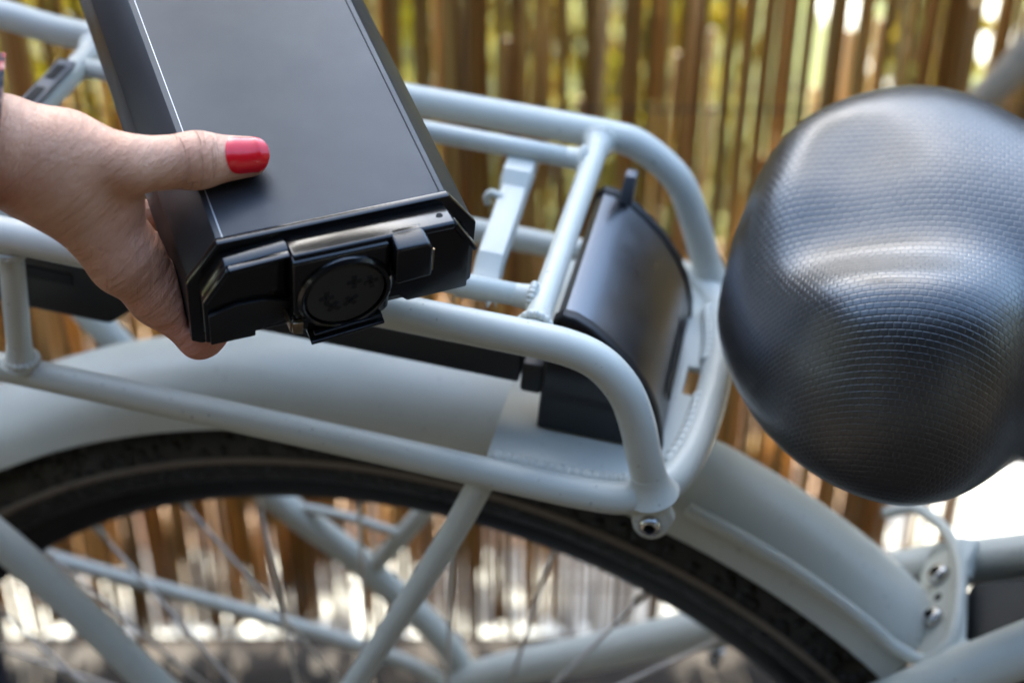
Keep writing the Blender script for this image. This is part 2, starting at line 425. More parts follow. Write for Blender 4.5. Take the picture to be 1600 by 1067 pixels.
for me in RM + short: me.materials.append(M['reed']); me.polygons.foreach_set('use_smooth', [True] * len(me.polygons))
x = -.80; count = 0
NARROW = [(.259, .270), (.374, .386), (.131, .140), (.157, .163)]          # slits where a reed is missing
def in_gap(x): return any(a < x < b for a, b in NARROW)
while x < .80 and count < 298:
    k = random.randrange(9); r = .0026 + .00022 * k
    if not in_gap(x):
        hole = .447 < x < .63
        me = random.choice(short) if hole else RM[k]
        o = bpy.data.objects.new('reed', me); COL.objects.link(o); o.parent = fence
        o.location = (x, random.uniform(-.006, .006), (.37 + random.uniform(-.02, .05)) if hole else random.uniform(.012, .04))
        o.rotation_euler = (R(random.gauss(0, .25)), R(random.gauss(0, .35)), random.uniform(0, 6.28)); count += 1
    u = random.random()
    x += 2 * r + (random.uniform(-.0022, .0006) if u < .885 else random.uniform(.0005, .003) if u < .94 else random.uniform(.0035, .0085))
# the dense upper half and the far ends of the screen, too many reeds to single out
P_ = []
x = -3.0
while x < 3.0:
    r = random.uniform(.004, .0062)
    z0 = .86 if abs(x) < .81 else .02
    a = (x, .015 + random.uniform(-.003, .003), z0 + random.uniform(-.04, .04)); b = (x + random.gauss(0, .004), .015 + random.uniform(-.003, .003), 1.17 + random.uniform(-.04, .04))
    P_.append(tube_vf(np.linspace(a, b, 3), r, 6)); x += r * 1.55
# broken lengths caught behind the front canes, closing the gaps here and there
for i in range(220):
    x = random.uniform(-.8, .8); L = random.uniform(.12, .5); z = random.uniform(.03, .80 - L * .6)
    if .44 < x < .64 and z < .36: continue
    dx = random.gauss(0, .006); P_.append(tube_vf(np.linspace((x, .0125, z), (x + dx, .0125, z + L), 3), random.uniform(.003, .0046), 6))
for i in range(130):
    x = random.uniform(-.8, .43); L = random.uniform(.08, .30); z = random.uniform(.015, .20)
    dx = random.gauss(0, .006); P_.append(tube_vf(np.linspace((x, .0135, z), (x + dx, .0135, z + L), 3), random.uniform(.003, .0048), 6))
V, F = join_vf(P_); o = link('reed_layer', mesh_np('reed_layer', V, F), M['reed'], fence, 180); o['kind'] = 'stuff'
for z in (.10, .645, 1.08):
    for dy in (-.011, .026):
        pts = [(x_, dy + .0012 * math.sin(x_ * 230), z + .0015 * math.sin(x_ * 310)) for x_ in np.arange(-3, 3.001, .01)]
        V, F = tube_vf(np.array(pts), .0011, 5); link('tie_wire', mesh_np('tie_wire', V, F), M['stem'], fence, 180)

# leaning peeled pole at the right, in front of the screen
V, F = tube_vf(spline([(.27, 1.17, .50), (.335, 1.16, .625), (.365, 1.155, .68), (.40, 1.15, .74), (.56, 1.16, 1.02), (.66, 1.17, 1.2)], 6), .013, 12)
tag(link('brace_pole', mesh_np('brace_pole', V, F), M['post'], None, 180), 'pale peeled brace pole slanting across the reed screen behind the saddle', 'pole')

# shrubs and grass beyond the screen
def leaf_cloud(n, cx, cy, rx, ry, h, size, seed, zmin=.03):
    g = np.random.default_rng(seed); V = []; F = []
    for i in range(n):
        while True:
            p = g.uniform(-1, 1, 3)
            if (p ** 2).sum() < 1 and g.random() < .35 + .65 * (p ** 2).sum(): break
        c = np.array([cx + rx * p[0], cy + ry * p[1], zmin + h * (.5 + .5 * p[2])])
        d = g.normal(size=3); d[2] += .4; d /= np.linalg.norm(d); s = np.cross(d, g.normal(size=3)); s /= np.linalg.norm(s); nn = np.cross(d, s)
        L = size * g.uniform(.6, 1.3); Wd = L * .22
        b = len(V)
        V += [c, c + d * L * .5 + s * Wd + nn * .002, c + d * L - nn * L * .15, c + d * L * .5 - s * Wd + nn * .002]
        F.append((b, b + 1, b + 2, b + 3))
    return V, F
shr = [(-1.15, 2.35, .38, .30, .95, 'wide leafy shrub beyond the far left of the reed screen'),
       (-.42, 2.05, .40, .26, .80, 'bushy green shrub beyond the reed screen behind the lifted battery'),
       (.13, 2.25, .24, .26, .85, 'airy yellow-green shrub beyond the reed screen above the rack'),
       (1.30, 3.30, .38, .30, .95, 'round green shrub on the pale terrace beyond the reed screen'),
       (.535, 2.02, .075, .09, .62, 'slender leafy seedling beyond the reed screen just right of the rack hoop'),
       (.80, 2.06, .10, .10, .66, 'slim young plant beyond the reed screen above the saddle'),
       (1.7, 2.6, .45, .35, 1.0, 'tall green shrub beyond the far right of the reed screen')]
for i, (cx, cy, rx, ry, h, lab) in enumerate(shr):
    t = empty('shrub', (cx, cy, 0), lab, 'shrub', 'shrubs beyond the reed screen')
    V, F = leaf_cloud(int(800 * min(1, rx * 3.2)), 0, 0, rx, ry, h, .075, 300 + i); link('foliage', mesh_np('foliage', V, F), M['leaf'], t, None)
    P_ = []
    for k in range(7):
        a = random.uniform(0, 6.28); P_.append(tube_vf(spline([(0, 0, 0), (.3 * rx * math.cos(a), .3 * ry * math.sin(a), .4 * h), (.6 * rx * math.cos(a), .6 * ry * math.sin(a), .85 * h)], 5), np.linspace(.008, .002, 11), 6))
    V, F = join_vf(P_); link('stem', mesh_np('stem', V, F), M['stem'], t, 180)
def blocker_hedge(name, x0, x1, y0, y1, h, n, seed, lab):  # unseen leafy screens added at the sides to reduce side light
    t = empty('blocker_hedge', ((x0 + x1) / 2, (y0 + y1) / 2, 0), lab, 'blocker_hedge')
    g = np.random.default_rng(seed); V = []; F = []; hx, hy = (x1 - x0) / 2, (y1 - y0) / 2
    for i in range(n):
        c = np.array([g.uniform(-hx, hx), g.uniform(-hy, hy), h * g.random() ** .8 + g.normal() * .03])
        k = g.integers(0, 3)
        if k == 0: c[0] = hx * (1 if c[0] > 0 else -1) * g.uniform(.85, 1.02)
        elif k == 1: c[1] = hy * (1 if c[1] > 0 else -1) * g.uniform(.85, 1.02)
        d = g.normal(size=3); d /= np.linalg.norm(d); s_ = np.cross(d, g.normal(size=3)); s_ /= np.linalg.norm(s_); L = g.uniform(.09, .17); b = len(V)
        V += [c, c + d * L * .5 + s_ * L * .28, c + d * L, c + d * L * .5 - s_ * L * .28]; F.append((b, b + 1, b + 2, b + 3))
    link('foliage', mesh_np('foliage', V, F), M['leaf'], t, None)
    link('stem', mesh_np('stem', *join_vf([tube_vf(spline([(hx * .6 * math.sin(k * 2.1), hy * (k - 3) / 3.6, 0), (hx * .4 * math.cos(k), hy * (k - 3) / 3.6, .9 * h)], 4), .03, 6) for k in range(7)])), M['stem'], t, 180)
blocker_hedge('blocker_hedge', 3.2, 4.2, -2.0, 1.1, 2.6, 5000, 11, 'tall clipped hedge added unseen on the right to cut side light')
blocker_hedge('blocker_hedge', -4.4, -3.4, -2.0, 1.1, 2.6, 5000, 12, 'tall clipped hedge added unseen on the left to cut side light')
TC_ = np.array([.12, .18, 1.0]) + np.array([sd.x, sd.y, sd.z]) / sd.z * 4.9  # unseen crown added on the line to the sun to shade the bicycle
tr = empty('blocker_tree', (TC_[0] + .3, TC_[1] + .4, 0), 'added unseen leafy tree beyond the reed screen that shades the bicycle', 'blocker_tree')
V, F = leaf_cloud(7000, -.3, -.4, 1.3, 1.2, 1.5, .26, 77, TC_[2] - .75); link('crown', mesh_np('crown', V, F), M['leaf'], tr, None)
P_ = [tube_vf(spline([(0, 0, 0), (.04, -.05, 1.6), (-.05, -.15, 3.4), (-.25, -.35, TC_[2] + .6)], 6), np.linspace(.13, .03, 19), 12)]
for k in range(7):
    a = k * .9; P_.append(tube_vf(spline([(-.1, -.2, 3.6 + .2 * k), (-.25 + .5 * math.cos(a), -.35 + .5 * math.sin(a), 4.2 + .2 * k), (-.3 + 1.1 * math.cos(a), -.4 + 1.1 * math.sin(a), TC_[2] - .5 + .2 * k)], 5), np.linspace(.045, .01, 11), 8))
V, F = join_vf(P_); link('trunk', mesh_np('trunk', V, F), M['stem'], tr, 180)
V, F = [], []
for i in range(9000):
    c = np.array([rng.uniform(-2.2, .38), rng.uniform(1.62, 3.4), .0]); a = rng.uniform(0, 6.28); h = rng.uniform(.05, .17)
    t = np.array([math.cos(a), math.sin(a), 0]); b = len(V); l = rng.normal(size=3) * .03
    V += [c - t * .003, c + t * .003, c + np.array([l[0], l[1], h])]; F.append((b, b + 1, b + 2))
tag(link('grass', mesh_np('grass', V, F), M['leaf'], None, None), kind='stuff')

# ================================================================== BICYCLE
bike = empty('bicycle', None, 'pale grey electric bicycle with rear rack, black saddle and empty battery dock', 'bicycle', M4=mat4(BK, BK @ BBASE + BO))
def bk(name, VF, mat, parent=None, smooth=40, bev=0, segs=2, ang=25, label=None):
    V, F = VF
    me = bevelled(name, V, F, bev, segs, ang, BBASE) if bev else mesh_np(name, V, F, BBASE)
    return link(name, me, mat, parent or bike, smooth, label)
def bead(p0, axis, r, amp=.0005, n=18, thick=.0015):
    """a rippled ring of weld round a tube that meets another"""
    axis = np.asarray(axis, float); axis /= np.linalg.norm(axis)
    u = np.cross(axis, [.31, .17, .9]); u /= np.linalg.norm(u); v = np.cross(axis, u); A = np.linspace(0, 2 * np.pi, n * 6 + 1)
    P = np.array([np.asarray(p0) + (r) * (np.cos(a) * u + np.sin(a) * v) for a in A])
    rad = thick + amp * np.abs(np.sin(A * n / 2)); return tube_vf(P, rad, 8, False)
def flare(p0, p1, r0, r1, L, n=7):
    """trumpet-shaped fillet running from p0 along p1-p0"""
    d = np.asarray(p1, float) - p0; d /= np.linalg.norm(d)
    return lathe_vf([(L * t, r1 + (r0 - r1) * (1 - t) ** 2.2) for t in np.linspace(0, 1, n)], p0, d, 24)

H = -.0755
# --- rear rack: lower hoop is the part, the other members are its pieces
hoop = [(-.52, -.088, -.074), (-.40, -.089, -.0755), (-.2221, -.09, -.0765), (-.09, -.091, -.0767), (.0, -.0925, -.0768), (.035, -.0925, -.0766), (.0514, -.0905, -.0755), (.0655, -.080, -.0748), (.0730, -.062, -.0748), (.0775, -.035, -.0748),
        (.0795, 0, -.0748), (.0785, .035, -.0748), (.0755, .062, -.0748), (.068, .080, -.0748), (.054, .0905, -.0748), (.035, .0925, -.0748), (-.039, .0925, -.074), (-.20, .092, -.074), (-.52, .09, -.074)]
hp = spline(hoop, 8)
rack = bk('rear_rack', tube_vf(hp, np.interp(np.arange(len(hp)), [0, 24, 40, 60, 80, 100, len(hp)], [.0068, .0068, .0073, .0078, .0078, .0068, .0066]), 24), M['paint'], smooth=180)
near = spline([(-.52, -.09, .004), (-.36, -.09, .001), (-.2377, -.09, -.0002), (-.1, -.09, .0), (-.05, -.09, 0), (-.025, -.09, 0), (-.0053, -.09, 0), (.0154, -.09, -.0008), (.0302, -.09, -.0055), (.0422, -.0895, -.0176), (.0495, -.089, -.0331), (.0549, -.0885, -.0506), (.0615, -.087, -.071)], 8)
far = spline([(-.52, .09, .020), (-.40, .09, .011), (-.3239, .09, .0055), (-.2807, .09, .0015), (-.15, .09, -.0005), (-.06, .09, -.0003), (-.030, .09, -.0002), (-.012, .09, -.0002), (.003, .09, -.0004), (.0171, .09, -.002), (.0325, .09, -.0105), (.044, .09, -.0217), (.0529, .0895, -.0388), (.0620, .089, -.0600), (.0690, .086, -.0745)], 8)
bk('rack_rail', tube_vf(near, .0079, 24), M['paint'], rack, 180)
bk('rack_rail', tube_vf(far, .0078, 24), M['paint'], rack, 180)
IY = .061
for s in (-1, 1):
    bk('inner_rail', tube_vf(np.linspace((-.272, s * IY, .0), (0, s * IY, 0), 6), .0051, 18), M['paint'], rack, 180)
bk('crossbar', join_vf([tube_vf(np.linspace((0, -.088, 0), (0, .088, 0), 6), .0055, 20), flare((0, -.0815, 0), (0, 0, 0), .0082, .0056, .012), flare((0, .0815, 0), (0, 0, 0), .0085, .0056, .012),
                        flare((-.004, -IY, 0), (-1, -IY, 0), .0068, .0052, .009), flare((-.004, IY, 0), (-1, IY, 0), .0068, .0052, .009)]), M['paint'], rack, 60)
bk('crossbar', join_vf([tube_vf(np.linspace((-.268, -.088, 0), (-.268, .088, 0), 6), .0062, 20), flare((-.268, .0815, 0), (-.268, 0, 0), .009, .0063, .012)]), M['paint'], rack, 60)
for x_, s in ((-.234, -1), (-.234, 1)):
    bk('upright', join_vf([tube_vf(np.linspace((x_ + .0005, s * .09, -.002), (x_ - .001, s * .09, -.075), 5), .0058, 20), flare((x_, s * .09, -.0065), (x_ - .001, s * .09, -.07), .0085, .0059, .009), flare((x_ - .001, s * .09, -.0715), (x_, s * .09, 0), .009, .0059, .011)]), M['paint'], rack, 60)
for p, ax, r in (((0, -.0815, 0), (0, 1, 0), .0067), ((0, .0815, 0), (0, 1, 0), .0069), ((-.0052, -IY, 0), (1, 0, 0), .0056), ((-.0052, IY, 0), (1, 0, 0), .0056), ((-.234, -.09, -.0085), (0, 0, 1), .0066), ((-.234, -.09, -.069), (0, 0, 1), .0066)):
    bk('weld_bead', bead(p, ax, r), M['paint'], rack, 180)
bk('corner_fillet', flare((.0618, -.0868, -.0735), (.0549, -.0885, -.0506), .0122, .0081, .013), M['paint'], rack, 60)
bk('corner_fillet', flare((.0692, .0862, -.0755), (.062, .089, -.060), .0112, .0080, .012), M['paint'], rack, 60)
# plate under the dock, with a notch at its front edge, and the rope-like weld along its edges
pl = [(-.0146, -.084), (.052, -.084), (.066, -.074), (.0735, -.050), (.0765, -.0105), (.0655, -.0105), (.0655, .012), (.0765, .012), (.0740, .050), (.067, .074), (.053, .084), (-.0146, .084)]
bk('mounting_plate', prism_vf(pl, -.0785, -.0745, 2), M['paint'], rack, 40, .0006)
def rope(P, r=.0021, pitch=.0042):
    P = spline(P, 16); L = np.r_[0, np.cumsum(np.linalg.norm(np.diff(P, axis=0), axis=1))]; s = np.arange(0, L[-1], pitch / 8)
    Q = np.stack([np.interp(s, L, P[:, k]) for k in range(3)], 1); return tube_vf(Q, r * (1 + .28 * np.abs(np.sin(np.pi * s / pitch))), 10)
bk('weld_bead', rope([(-.012, -.0855, -.0732), (.015, -.0860, -.0730), (.035, -.0856, -.0730), (.050, -.0825, -.0732)], .0030), M['paint'], rack, 180)
bk('weld_bead', rope([(.0655, -.0665, -.0725), (.0700, -.050, -.0722), (.0728, -.030, -.0722), (.0738, -.012, -.0722)], .0030, .005), M['paint'], rack, 180)
bk('weld_bead', rope([(.0738, .014, -.0722), (.0728, .035, -.0722), (.069, .06, -.0722)], .0030, .005), M['paint'], rack, 180)
# stepped spring bracket between the two inner rails
prof = [(.064, -.0035), (.046, -.0045), (.040, -.010), (.012, -.0125), (-.014, -.014), (-.020, -.019), (-.036, -.0235), (-.042, -.012), (-.062, -.0055)]
Vb = []; Fb = []
for y_, z_ in prof:
    cx = -.0335 + .0185 * (.052 - y_) / .104 * .0 + (-.0045 if y_ > .0 else -.0035 + .0)
    wd = .0058 if -.03 < y_ < .043 else .0068
    cx = np.interp(y_, [-.06, .06], [-.0325, -.0345])
    for dx, dz in ((-wd, -.0012), (wd, -.0012), (wd + .0014, -.0046), (wd, .0012), (-wd, .0012), (-wd - .0014, -.0046)):
        Vb.append((cx + dx, y_, z_ + (dz if abs(dz) < .004 else dz)))
n_ = 6
for i in range(len(prof) - 1):
    for j in range(n_): Fb.append((i * n_ + j, i * n_ + (j + 1) % n_, (i + 1) * n_ + (j + 1) % n_, (i + 1) * n_ + j))
Fb += [tuple(range(n_)), tuple((len(prof) - 1) * n_ + j for j in range(n_ - 1, -1, -1))]
sb = bk('spring_bracket', (np.array(Vb), Fb), M['paint'], rack, 50, .0006)
bk('bracket_hook', join_vf([tube_vf(spline([(-.0385, .030, -.0105), (-.043, .031, -.0095), (-.0455, .031, -.0122), (-.0445, .031, -.016)], 6), .0020, 10)]), M['paint'], rack, 180)
# dark slotted strip on the rear crossbar
bk('slotted_strip', join_vf([box_vf(-.2725, -.2635, -.05, .05, .0066, .0095)]), M['greyplastic'], rack, 40, .0008)
for k in range(4):
    y_ = -.036 + .024 * k
    bk('strip_slot', box_vf(-.2705, -.2655, y_ - .007, y_ + .007, .0096, .0101), M['groove'], rack, 40)
# tab and bolt under the front corner
tabp = [(.0635 + .0082 * math.cos(a), -.0850 + .0090 * math.sin(a)) for a in np.linspace(0, 2 * math.pi, 24, endpoint=False)]
bk('mounting_tab', join_vf([prism_vf(tabp, -.0945, -.0900, 1), prism_vf([(.055, -.0865), (.072, -.0865), (.0735, -.080), (.070, -.072), (.055, -.070)], -.0943, -.0902, 1)]), M['paint'], rack, 40, .0006)
def bolt(p, ax, r, parent, name='bolt'):
    p = np.asarray(p, float); ax = np.asarray(ax, float) / np.linalg.norm(ax)
    o = bk(name, lathe_vf([(0, r * .98), (r * .12, r), (r * .35, r * .98), (r * .62, r * .80), (r * .74, r * .58), (r * .74, r * .50), (r * .12, r * .47), (r * .10, .0001)], p, ax, 24), M['steel'], parent, 30)
    if len(o.data.materials) < 2: o.data.materials.append(M['groove'])
    for pol in o.data.polygons:
        c = np.array(pol.center) + BBASE - p; d = c - ax * c.dot(ax)
        if np.linalg.norm(d) < r * .49: pol.material_index = 1  # socket faces coloured near-black for the shade inside
    return o
bolt((.0635, -.0946, -.0850), (0, -1, .15), .0052, rack)
# struts of the rack
bk('rack_strut', tube_vf(spline([(-.0135, -.09, -.081), (-.030, -.09, -.132), (-.0694, -.089, -.2384), (-.121, -.085, -.376)], 6), .0061, 18), M['paint'], rack, 180)
bk('rack_strut', tube_vf(spline([(.018, .09, -.081), (-.025, .08, -.17), (-.067, .072, -.2518), (-.106, .07, -.325)], 6), .0058, 18), M['paint'], rack, 180)
bk('rear_strut', tube_vf(spline([(-.46, -.088, -.074), (-.40, -.085, -.088), (-.2698, -.072, -.2108), (-.1888, -.070, -.2990), (-.118, -.07, -.378), (-.066, -.07, -.468), (-.055, -.07, -.50)], 8), .0093, 20), M['paint'], rack, 180)
bk('rear_strut', tube_vf(spline([(-.44, .088, -.074), (-.36, .085, -.088), (-.2971, .074, -.150), (-.1781, .07, -.267), (-.1038, .07, -.3225), (-.0419, .07, -.3894), (-.045, .07, -.47), (-.055, .07, -.50)], 8), .0088, 20), M['paint'], rack, 180)
bk('brace_rod', tube_vf(spline([(-.150, .07, -.281), (-.12, .069, -.280), (-.0891, .069, -.2842), (-.084, .069, -.283)], 6), .0030, 12), M['paint'], rack, 180)
# --- battery dock
dp = [(.003, -.0743), (.0026, -.0344), (.0045, -.0125), (.0085, -.0090), (.0145, -.0096), (.0225, -.0135), (.0303, -.0190), (.041, -.0285), (.0501, -.0400), (.0565, -.052), (.0605, -.064), (.0620, -.0743)]
def inset(poly, d):
    P = np.array(poly); c = P.mean(0); Q = []
    n = len(P)
    for i in range(n):
        a = P[i] - P[i - 1]; b = P[(i + 1) % n] - P[i]; na = np.array([a[1], -a[0]]) / np.linalg.norm(a); nb = np.array([b[1], -b[0]]) / np.linalg.norm(b)
        m = na + nb; m /= np.linalg.norm(m); m *= d / max(.4, np.dot(m, na)); Q.append(P[i] + (m if np.dot(m, c - P[i]) > 0 else -m))
    return [tuple(q) for q in Q]
dock = bk('battery_dock', prism_vf(inset(dp, .0012), -.0505, .0505, 1), M['dockshell'], None, 35)
for s in (-1, 1):
    a, b_ = sorted((s * .0508, s * .0572))
    bk('side_cover', prism_vf(dp, a, b_, 1), M['matteplastic'], dock, 40, .0012, 3, 50)
    bk('cover_lip', prism_vf([(p[0], p[1]) for p in inset(dp, .0016)], *sorted((s * .0574, s * .0582)), 1), M['plastic'], dock, 40)
bk('side_slot', prism_vf([(.0585, -.0585), (.0592, -.0583), (.0606, -.0635), (.0599, -.0637)], -.032, .030, 1), M['groove'], dock, 40)
bk('lock_post', join_vf([prism_vf([(.0165, -.013), (.0235, -.013), (.0235, .0035), (.018, .0035)], .048, .0555, 1)]), M['greyplastic'], dock, 40, .001)
tray = bk('dock_tray', join_vf([prism_vf([(-.255, -.0525), (-.008, -.0525), (-.008, -.0365), (-.255, -.0365)], -.0555, -.031, 1), prism_vf([(-.007, -.0560), (.0028, -.0560), (.0028, -.0395), (-.007, -.0395)], -.0565, -.030, 1)]), M['matteplastic'], dock, 40, .0015)
bk('tray_channel', prism_vf([(-.20, -.0362), (-.012, -.0362), (-.012, -.0350), (-.20, -.0350)], -.050, -.036, 1), M['plastic'], dock, 40)
# rear catch of the tray, with connector pocket and lugs
bk('rear_catch', join_vf([prism_vf([(-.262, -.066), (-.205, -.066), (-.190, -.052), (-.190, -.028), (-.255, -.020), (-.262, -.028)], -.0575, -.008, 1)]), M['matteplastic'], dock, 40, .003, 3)
bk('catch_window', join_vf([box_vf(-.247, -.222, -.0583, -.0577, -.046, -.040), box_vf(-.238, -.224, -.0584, -.0577, -.036, -.032)]), M['groove'], dock, 40)
bk('catch_button', lathe_vf([(0, .0085), (.0016, .0085), (.0022, .0075), (.0022, .0001)], (-.254, -.0576, -.035), (0, -1, 0), 20), M['plastic'], dock, 30)
bk('tray_lug', prism_vf([(-.2325, -.020), (-.221, -.0225), (-.2215, -.006), (-.226, -.002), (-.231, -.006)], -.024, -.0075, 1), M['greyplastic'], dock, 40, .0015)

# --- rear fender
def polar(a, r): return np.array([WX + r * math.cos(a), WZ + r * math.sin(a)])
AF = np.radians(np.linspace(50.2, 196, 110))
fp = [(.034 * math.sin(t) * 1.0, .3845 + .0325 * max(0, math.cos(t)) ** .85) for t in np.linspace(-math.pi / 2, math.pi / 2, 21)]
fp = [(-.0345, .3875)] + [(y_, max(r_, .3885) if abs(y_) > .0335 else r_) for y_, r_ in fp][1:-1] + [(.0345, .3875)]
Vf = []; Ff = []; n_ = len(fp)
for a in AF:
    for y_, r_ in fp:
        q = polar(a, r_); Vf.append((q[0], y_, q[1]))
for a in AF:
    for y_, r_ in fp:
        q = polar(a, r_ - .0012); Vf.append((q[0], y_ * .965, q[1]))
m_ = len(AF) * n_
for i in range(len(AF) - 1):
    for j in range(n_ - 1):
        f_ = (i * n_ + j, i * n_ + j + 1, (i + 1) * n_ + j + 1, (i + 1) * n_ + j); Ff.append(f_); Ff.append(tuple(m_ + q for q in f_[::-1]))
    for j in (0, n_ - 1): Ff.append((i * n_ + j, (i + 1) * n_ + j, m_ + (i + 1) * n_ + j, m_ + i * n_ + j))
for i in (0, len(AF) - 1):
    for j in range(n_ - 1): Ff.append((i * n_ + j, i * n_ + j + 1, m_ + i * n_ + j + 1, m_ + i * n_ + j))
me = mesh_np('rear_fender', Vf, Ff, BBASE); bm = bmesh.new(); bm.from_mesh(me); bmesh.ops.recalc_face_normals(bm, faces=bm.faces[:]); bm.to_mesh(me); bm.free()
fender = link('rear_fender', me, M['paint'], bike, 50)
lip = [(*[polar(np.radians(a), .4065)[0]], -.0335, polar(np.radians(a), .4065)[1]) for a in np.linspace(70.8, 52.5, 14)]
lip += [(.2076, -.0360, -.1905), (.2163, -.0360, -.1815), (.2208, -.022, -.1765), (.2224, .0118, -.1738), (.2212, .0276, -.1749), (.2186, .0452, -.1781), (.2125, .066, -.186), (.2030, .0843, -.196), (.190, .094, -.212)]
bk('fender_rib', tube_vf(spline(lip, 6), .0034, 12), M['paint'], fender, 180)
ta = R(50.3); tn = np.array([-math.sin(ta), 0, math.cos(ta)]); rd = np.array([math.cos(ta), 0, math.sin(ta)]); fo = np.array([WX, 0, WZ])
def flange_pt(y_, r_, d=0.): return fo + rd * r_ + np.array([0, y_, 0]) + tn * d
flp = [(-.036, .4135), (-.030, .4095), (.030, .4095), (.040, .414), (.040, .430), (.030, .4335), (-.024, .4335), (-.036, .427)]
Vv = [flange_pt(y_, r_, .0) for y_, r_ in flp] + [flange_pt(y_, r_, -.0035) for y_, r_ in flp]; n_ = len(flp)
Fv = [tuple(range(n_)), tuple(range(2 * n_ - 1, n_ - 1, -1))] + [(i, (i + 1) % n_, (i + 1) % n_ + n_, i + n_) for i in range(n_)]
bk('fender_flange', (np.array(Vv), Fv), M['paint'], fender, 40, .0008)
bolt(flange_pt(.0215, .4225, .0003), tn, .0062, fender); bolt(flange_pt(-.0085, .4190, .0003), tn, .0062, fender)
bk('flange_hole', lathe_vf([(0, .0024), (.0004, .0024), (.0004, .0001)], flange_pt(.0062, .4214, .0001), tn, 16), M['groove'], fender, 30)
# --- wheel
RC, RT = .357, .0238
def torus(Rm, prof, n=144):
    V = []; F = []; k = len(prof)
    for i in range(n):
        a = 2 * math.pi * i / n
        for y_, dr in prof: V.append((WX + (Rm + dr) * math.cos(a), y_, WZ + (Rm + dr) * math.sin(a)))
    for i in range(n):
        for j in range(k): F.append((i * k + j, i * k + (j + 1) % k, ((i + 1) % n) * k + (j + 1) % k, ((i + 1) % n) * k + j))
    return V, F
rimp = [(-.0135, -.001), (-.0125, -.012), (-.006, -.0225), (.006, -.0225), (.0125, -.012), (.0135, -.001), (.009, -.003), (-.009, -.003)]
wheel = bk('rear_wheel', torus(RC - .0155, rimp), M['rimblack'], None, 40)
tp = [(RT * math.sin(t), RT * math.cos(t)) for t in np.linspace(-2.35, 2.35, 22)]
V, F = torus(RC, tp); me = mesh_np('tyre', V, F, BBASE)
uvl = me.uv_layers.new(name='UVMap'); k = len(tp)
uvd = np.zeros((len(me.loops), 2))
for pol in me.polygons:
    base = min(me.loops[li].vertex_index // k for li in pol.loop_indices); mx = max(me.loops[li].vertex_index // k for li in pol.loop_indices)
    for li in pol.loop_indices:
        vi = me.loops[li].vertex_index; i = vi // k
        if mx - base > 10 and i == 0: i = 144
        uvd[li] = (i * 2.0, (vi % k) * .6)
uvl.data.foreach_set('uv', uvd.ravel()); link('tyre', me, M['tyre'], wheel, 180)
for s in (-1, 1):
    st = [(s * (RT * math.sin(t) + .0004 * (1 if q else -1)), RT * math.cos(t)) for q, t in ((1, 1.42), (1, 1.52), (1, 1.60), (0, 1.60), (0, 1.42))]
    bk('reflective_stripe', torus(RC, st), M['stripe'], wheel, 180)
bk('hub', join_vf([lathe_vf([(-.062, .006), (-.052, .006), (-.052, .028), (-.036, .036), (-.033, .036), (-.033, .030), (.033, .030), (.033, .036), (.036, .036), (.052, .028), (.052, .006), (.062, .006)], (WX, 0, WZ), (0, 1, 0), 32)]), M['greyplastic'], wheel, 30)
spm = []
for s in (-1, 1):
    for lead in (-1, 1):
        a0 = R(62) * lead; p0 = np.array([WX + .033 * math.cos(a0 + math.pi / 2), s * .0345, WZ + .033 * math.sin(a0 + math.pi / 2)])
        p1 = np.array([WX, s * .004, WZ + RC - .037]); V, F = tube_vf(np.linspace(p0, p1, 3), .0012, 8)
        V2, F2 = tube_vf(np.linspace(p1 - (p1 - p0) * .04, p1, 2), .0022, 8); V, F = join_vf([(V, F), (V2, F2)])
        spm.append(mesh_np('spoke', V, F, np.array([WX, 0, WZ]))); spm[-1].materials.append(M['spoke']); spm[-1].polygons.foreach_set('use_smooth', [True] * len(spm[-1].polygons))
wc = Vector((np.array([WX, 0, WZ]) - BBASE).tolist())
for i in range(36):
    o = bpy.data.objects.new('spoke', spm[(i % 2) * 2 + (i // 2) % 2]); COL.objects.link(o); o.parent = wheel
    o.location = wc; o.rotation_euler = (0, 2 * math.pi * (i + .25) / 36, 0)
# --- frame members
bk('seat_stay', tube_vf(spline([(-.055, .066, -.505), (-.048, .064, -.43), (-.031, .062, -.389), (.05, .058, -.332), (.123, .056, -.2815), (.199, .052, -.2175), (.26, .046, -.180), (.34, .03, -.125)], 8), np.interp(np.arange(57), [0, 12, 30, 56], [.010, .0105, .0125, .0125]), 24), M['paint'], None, 180)
bk('seat_stay', tube_vf(spline([(-.055, -.066, -.505), (.02, -.063, -.415), (.11, -.058, -.305), (.185, -.053, -.222), (.246, -.048, -.160), (.34, -.03, -.085)], 8), .0132, 24), M['paint'], None, 180)
bk('chain_stay', tube_vf(spline([(-.3526, .075, -.366), (-.3326, .074, -.377), (-.1055, .07, -.3915), (-.03, .07, -.42)], 6), .0050, 14), M['paint'], None, 180)
bk('stay_bridge', join_vf([prism_vf([(.2165, -.052), (.2255, -.052), (.2275, -.02), (.2285, .03), (.235, .050), (.2225, .050), (.2185, .03), (.2175, -.02)], -.206, -.178, 2)]), M['paint'], None, 40, .003, 3)
bk('stay_lug', flare((.224, .044, -.192), (.224, -.03, -.193), .014, .009, .016), M['paint'], None, 60)
bk('stay_lug', flare((.224, -.046, -.185), (.224, .03, -.192), .015, .009, .018), M['paint'], None, 60)
bk('seat_tube', tube_vf(np.linspace((.335, 0, -.55), (.285, 0, -.165), 4), .024, 28), M['rubber'], None, 60)
bk('seat_tube_cover', prism_vf([(.230, -.245), (.37, -.245), (.37, -.115), (.262, -.172), (.231, -.186)], -.030, .024, 1), M['rubber'], None, 40, .004, 3)
bk('seat_post', tube_vf(np.linspace((.285, 0, -.16), (.262, 0, -.02), 4), .0136, 20), M['plastic'], None, 60)
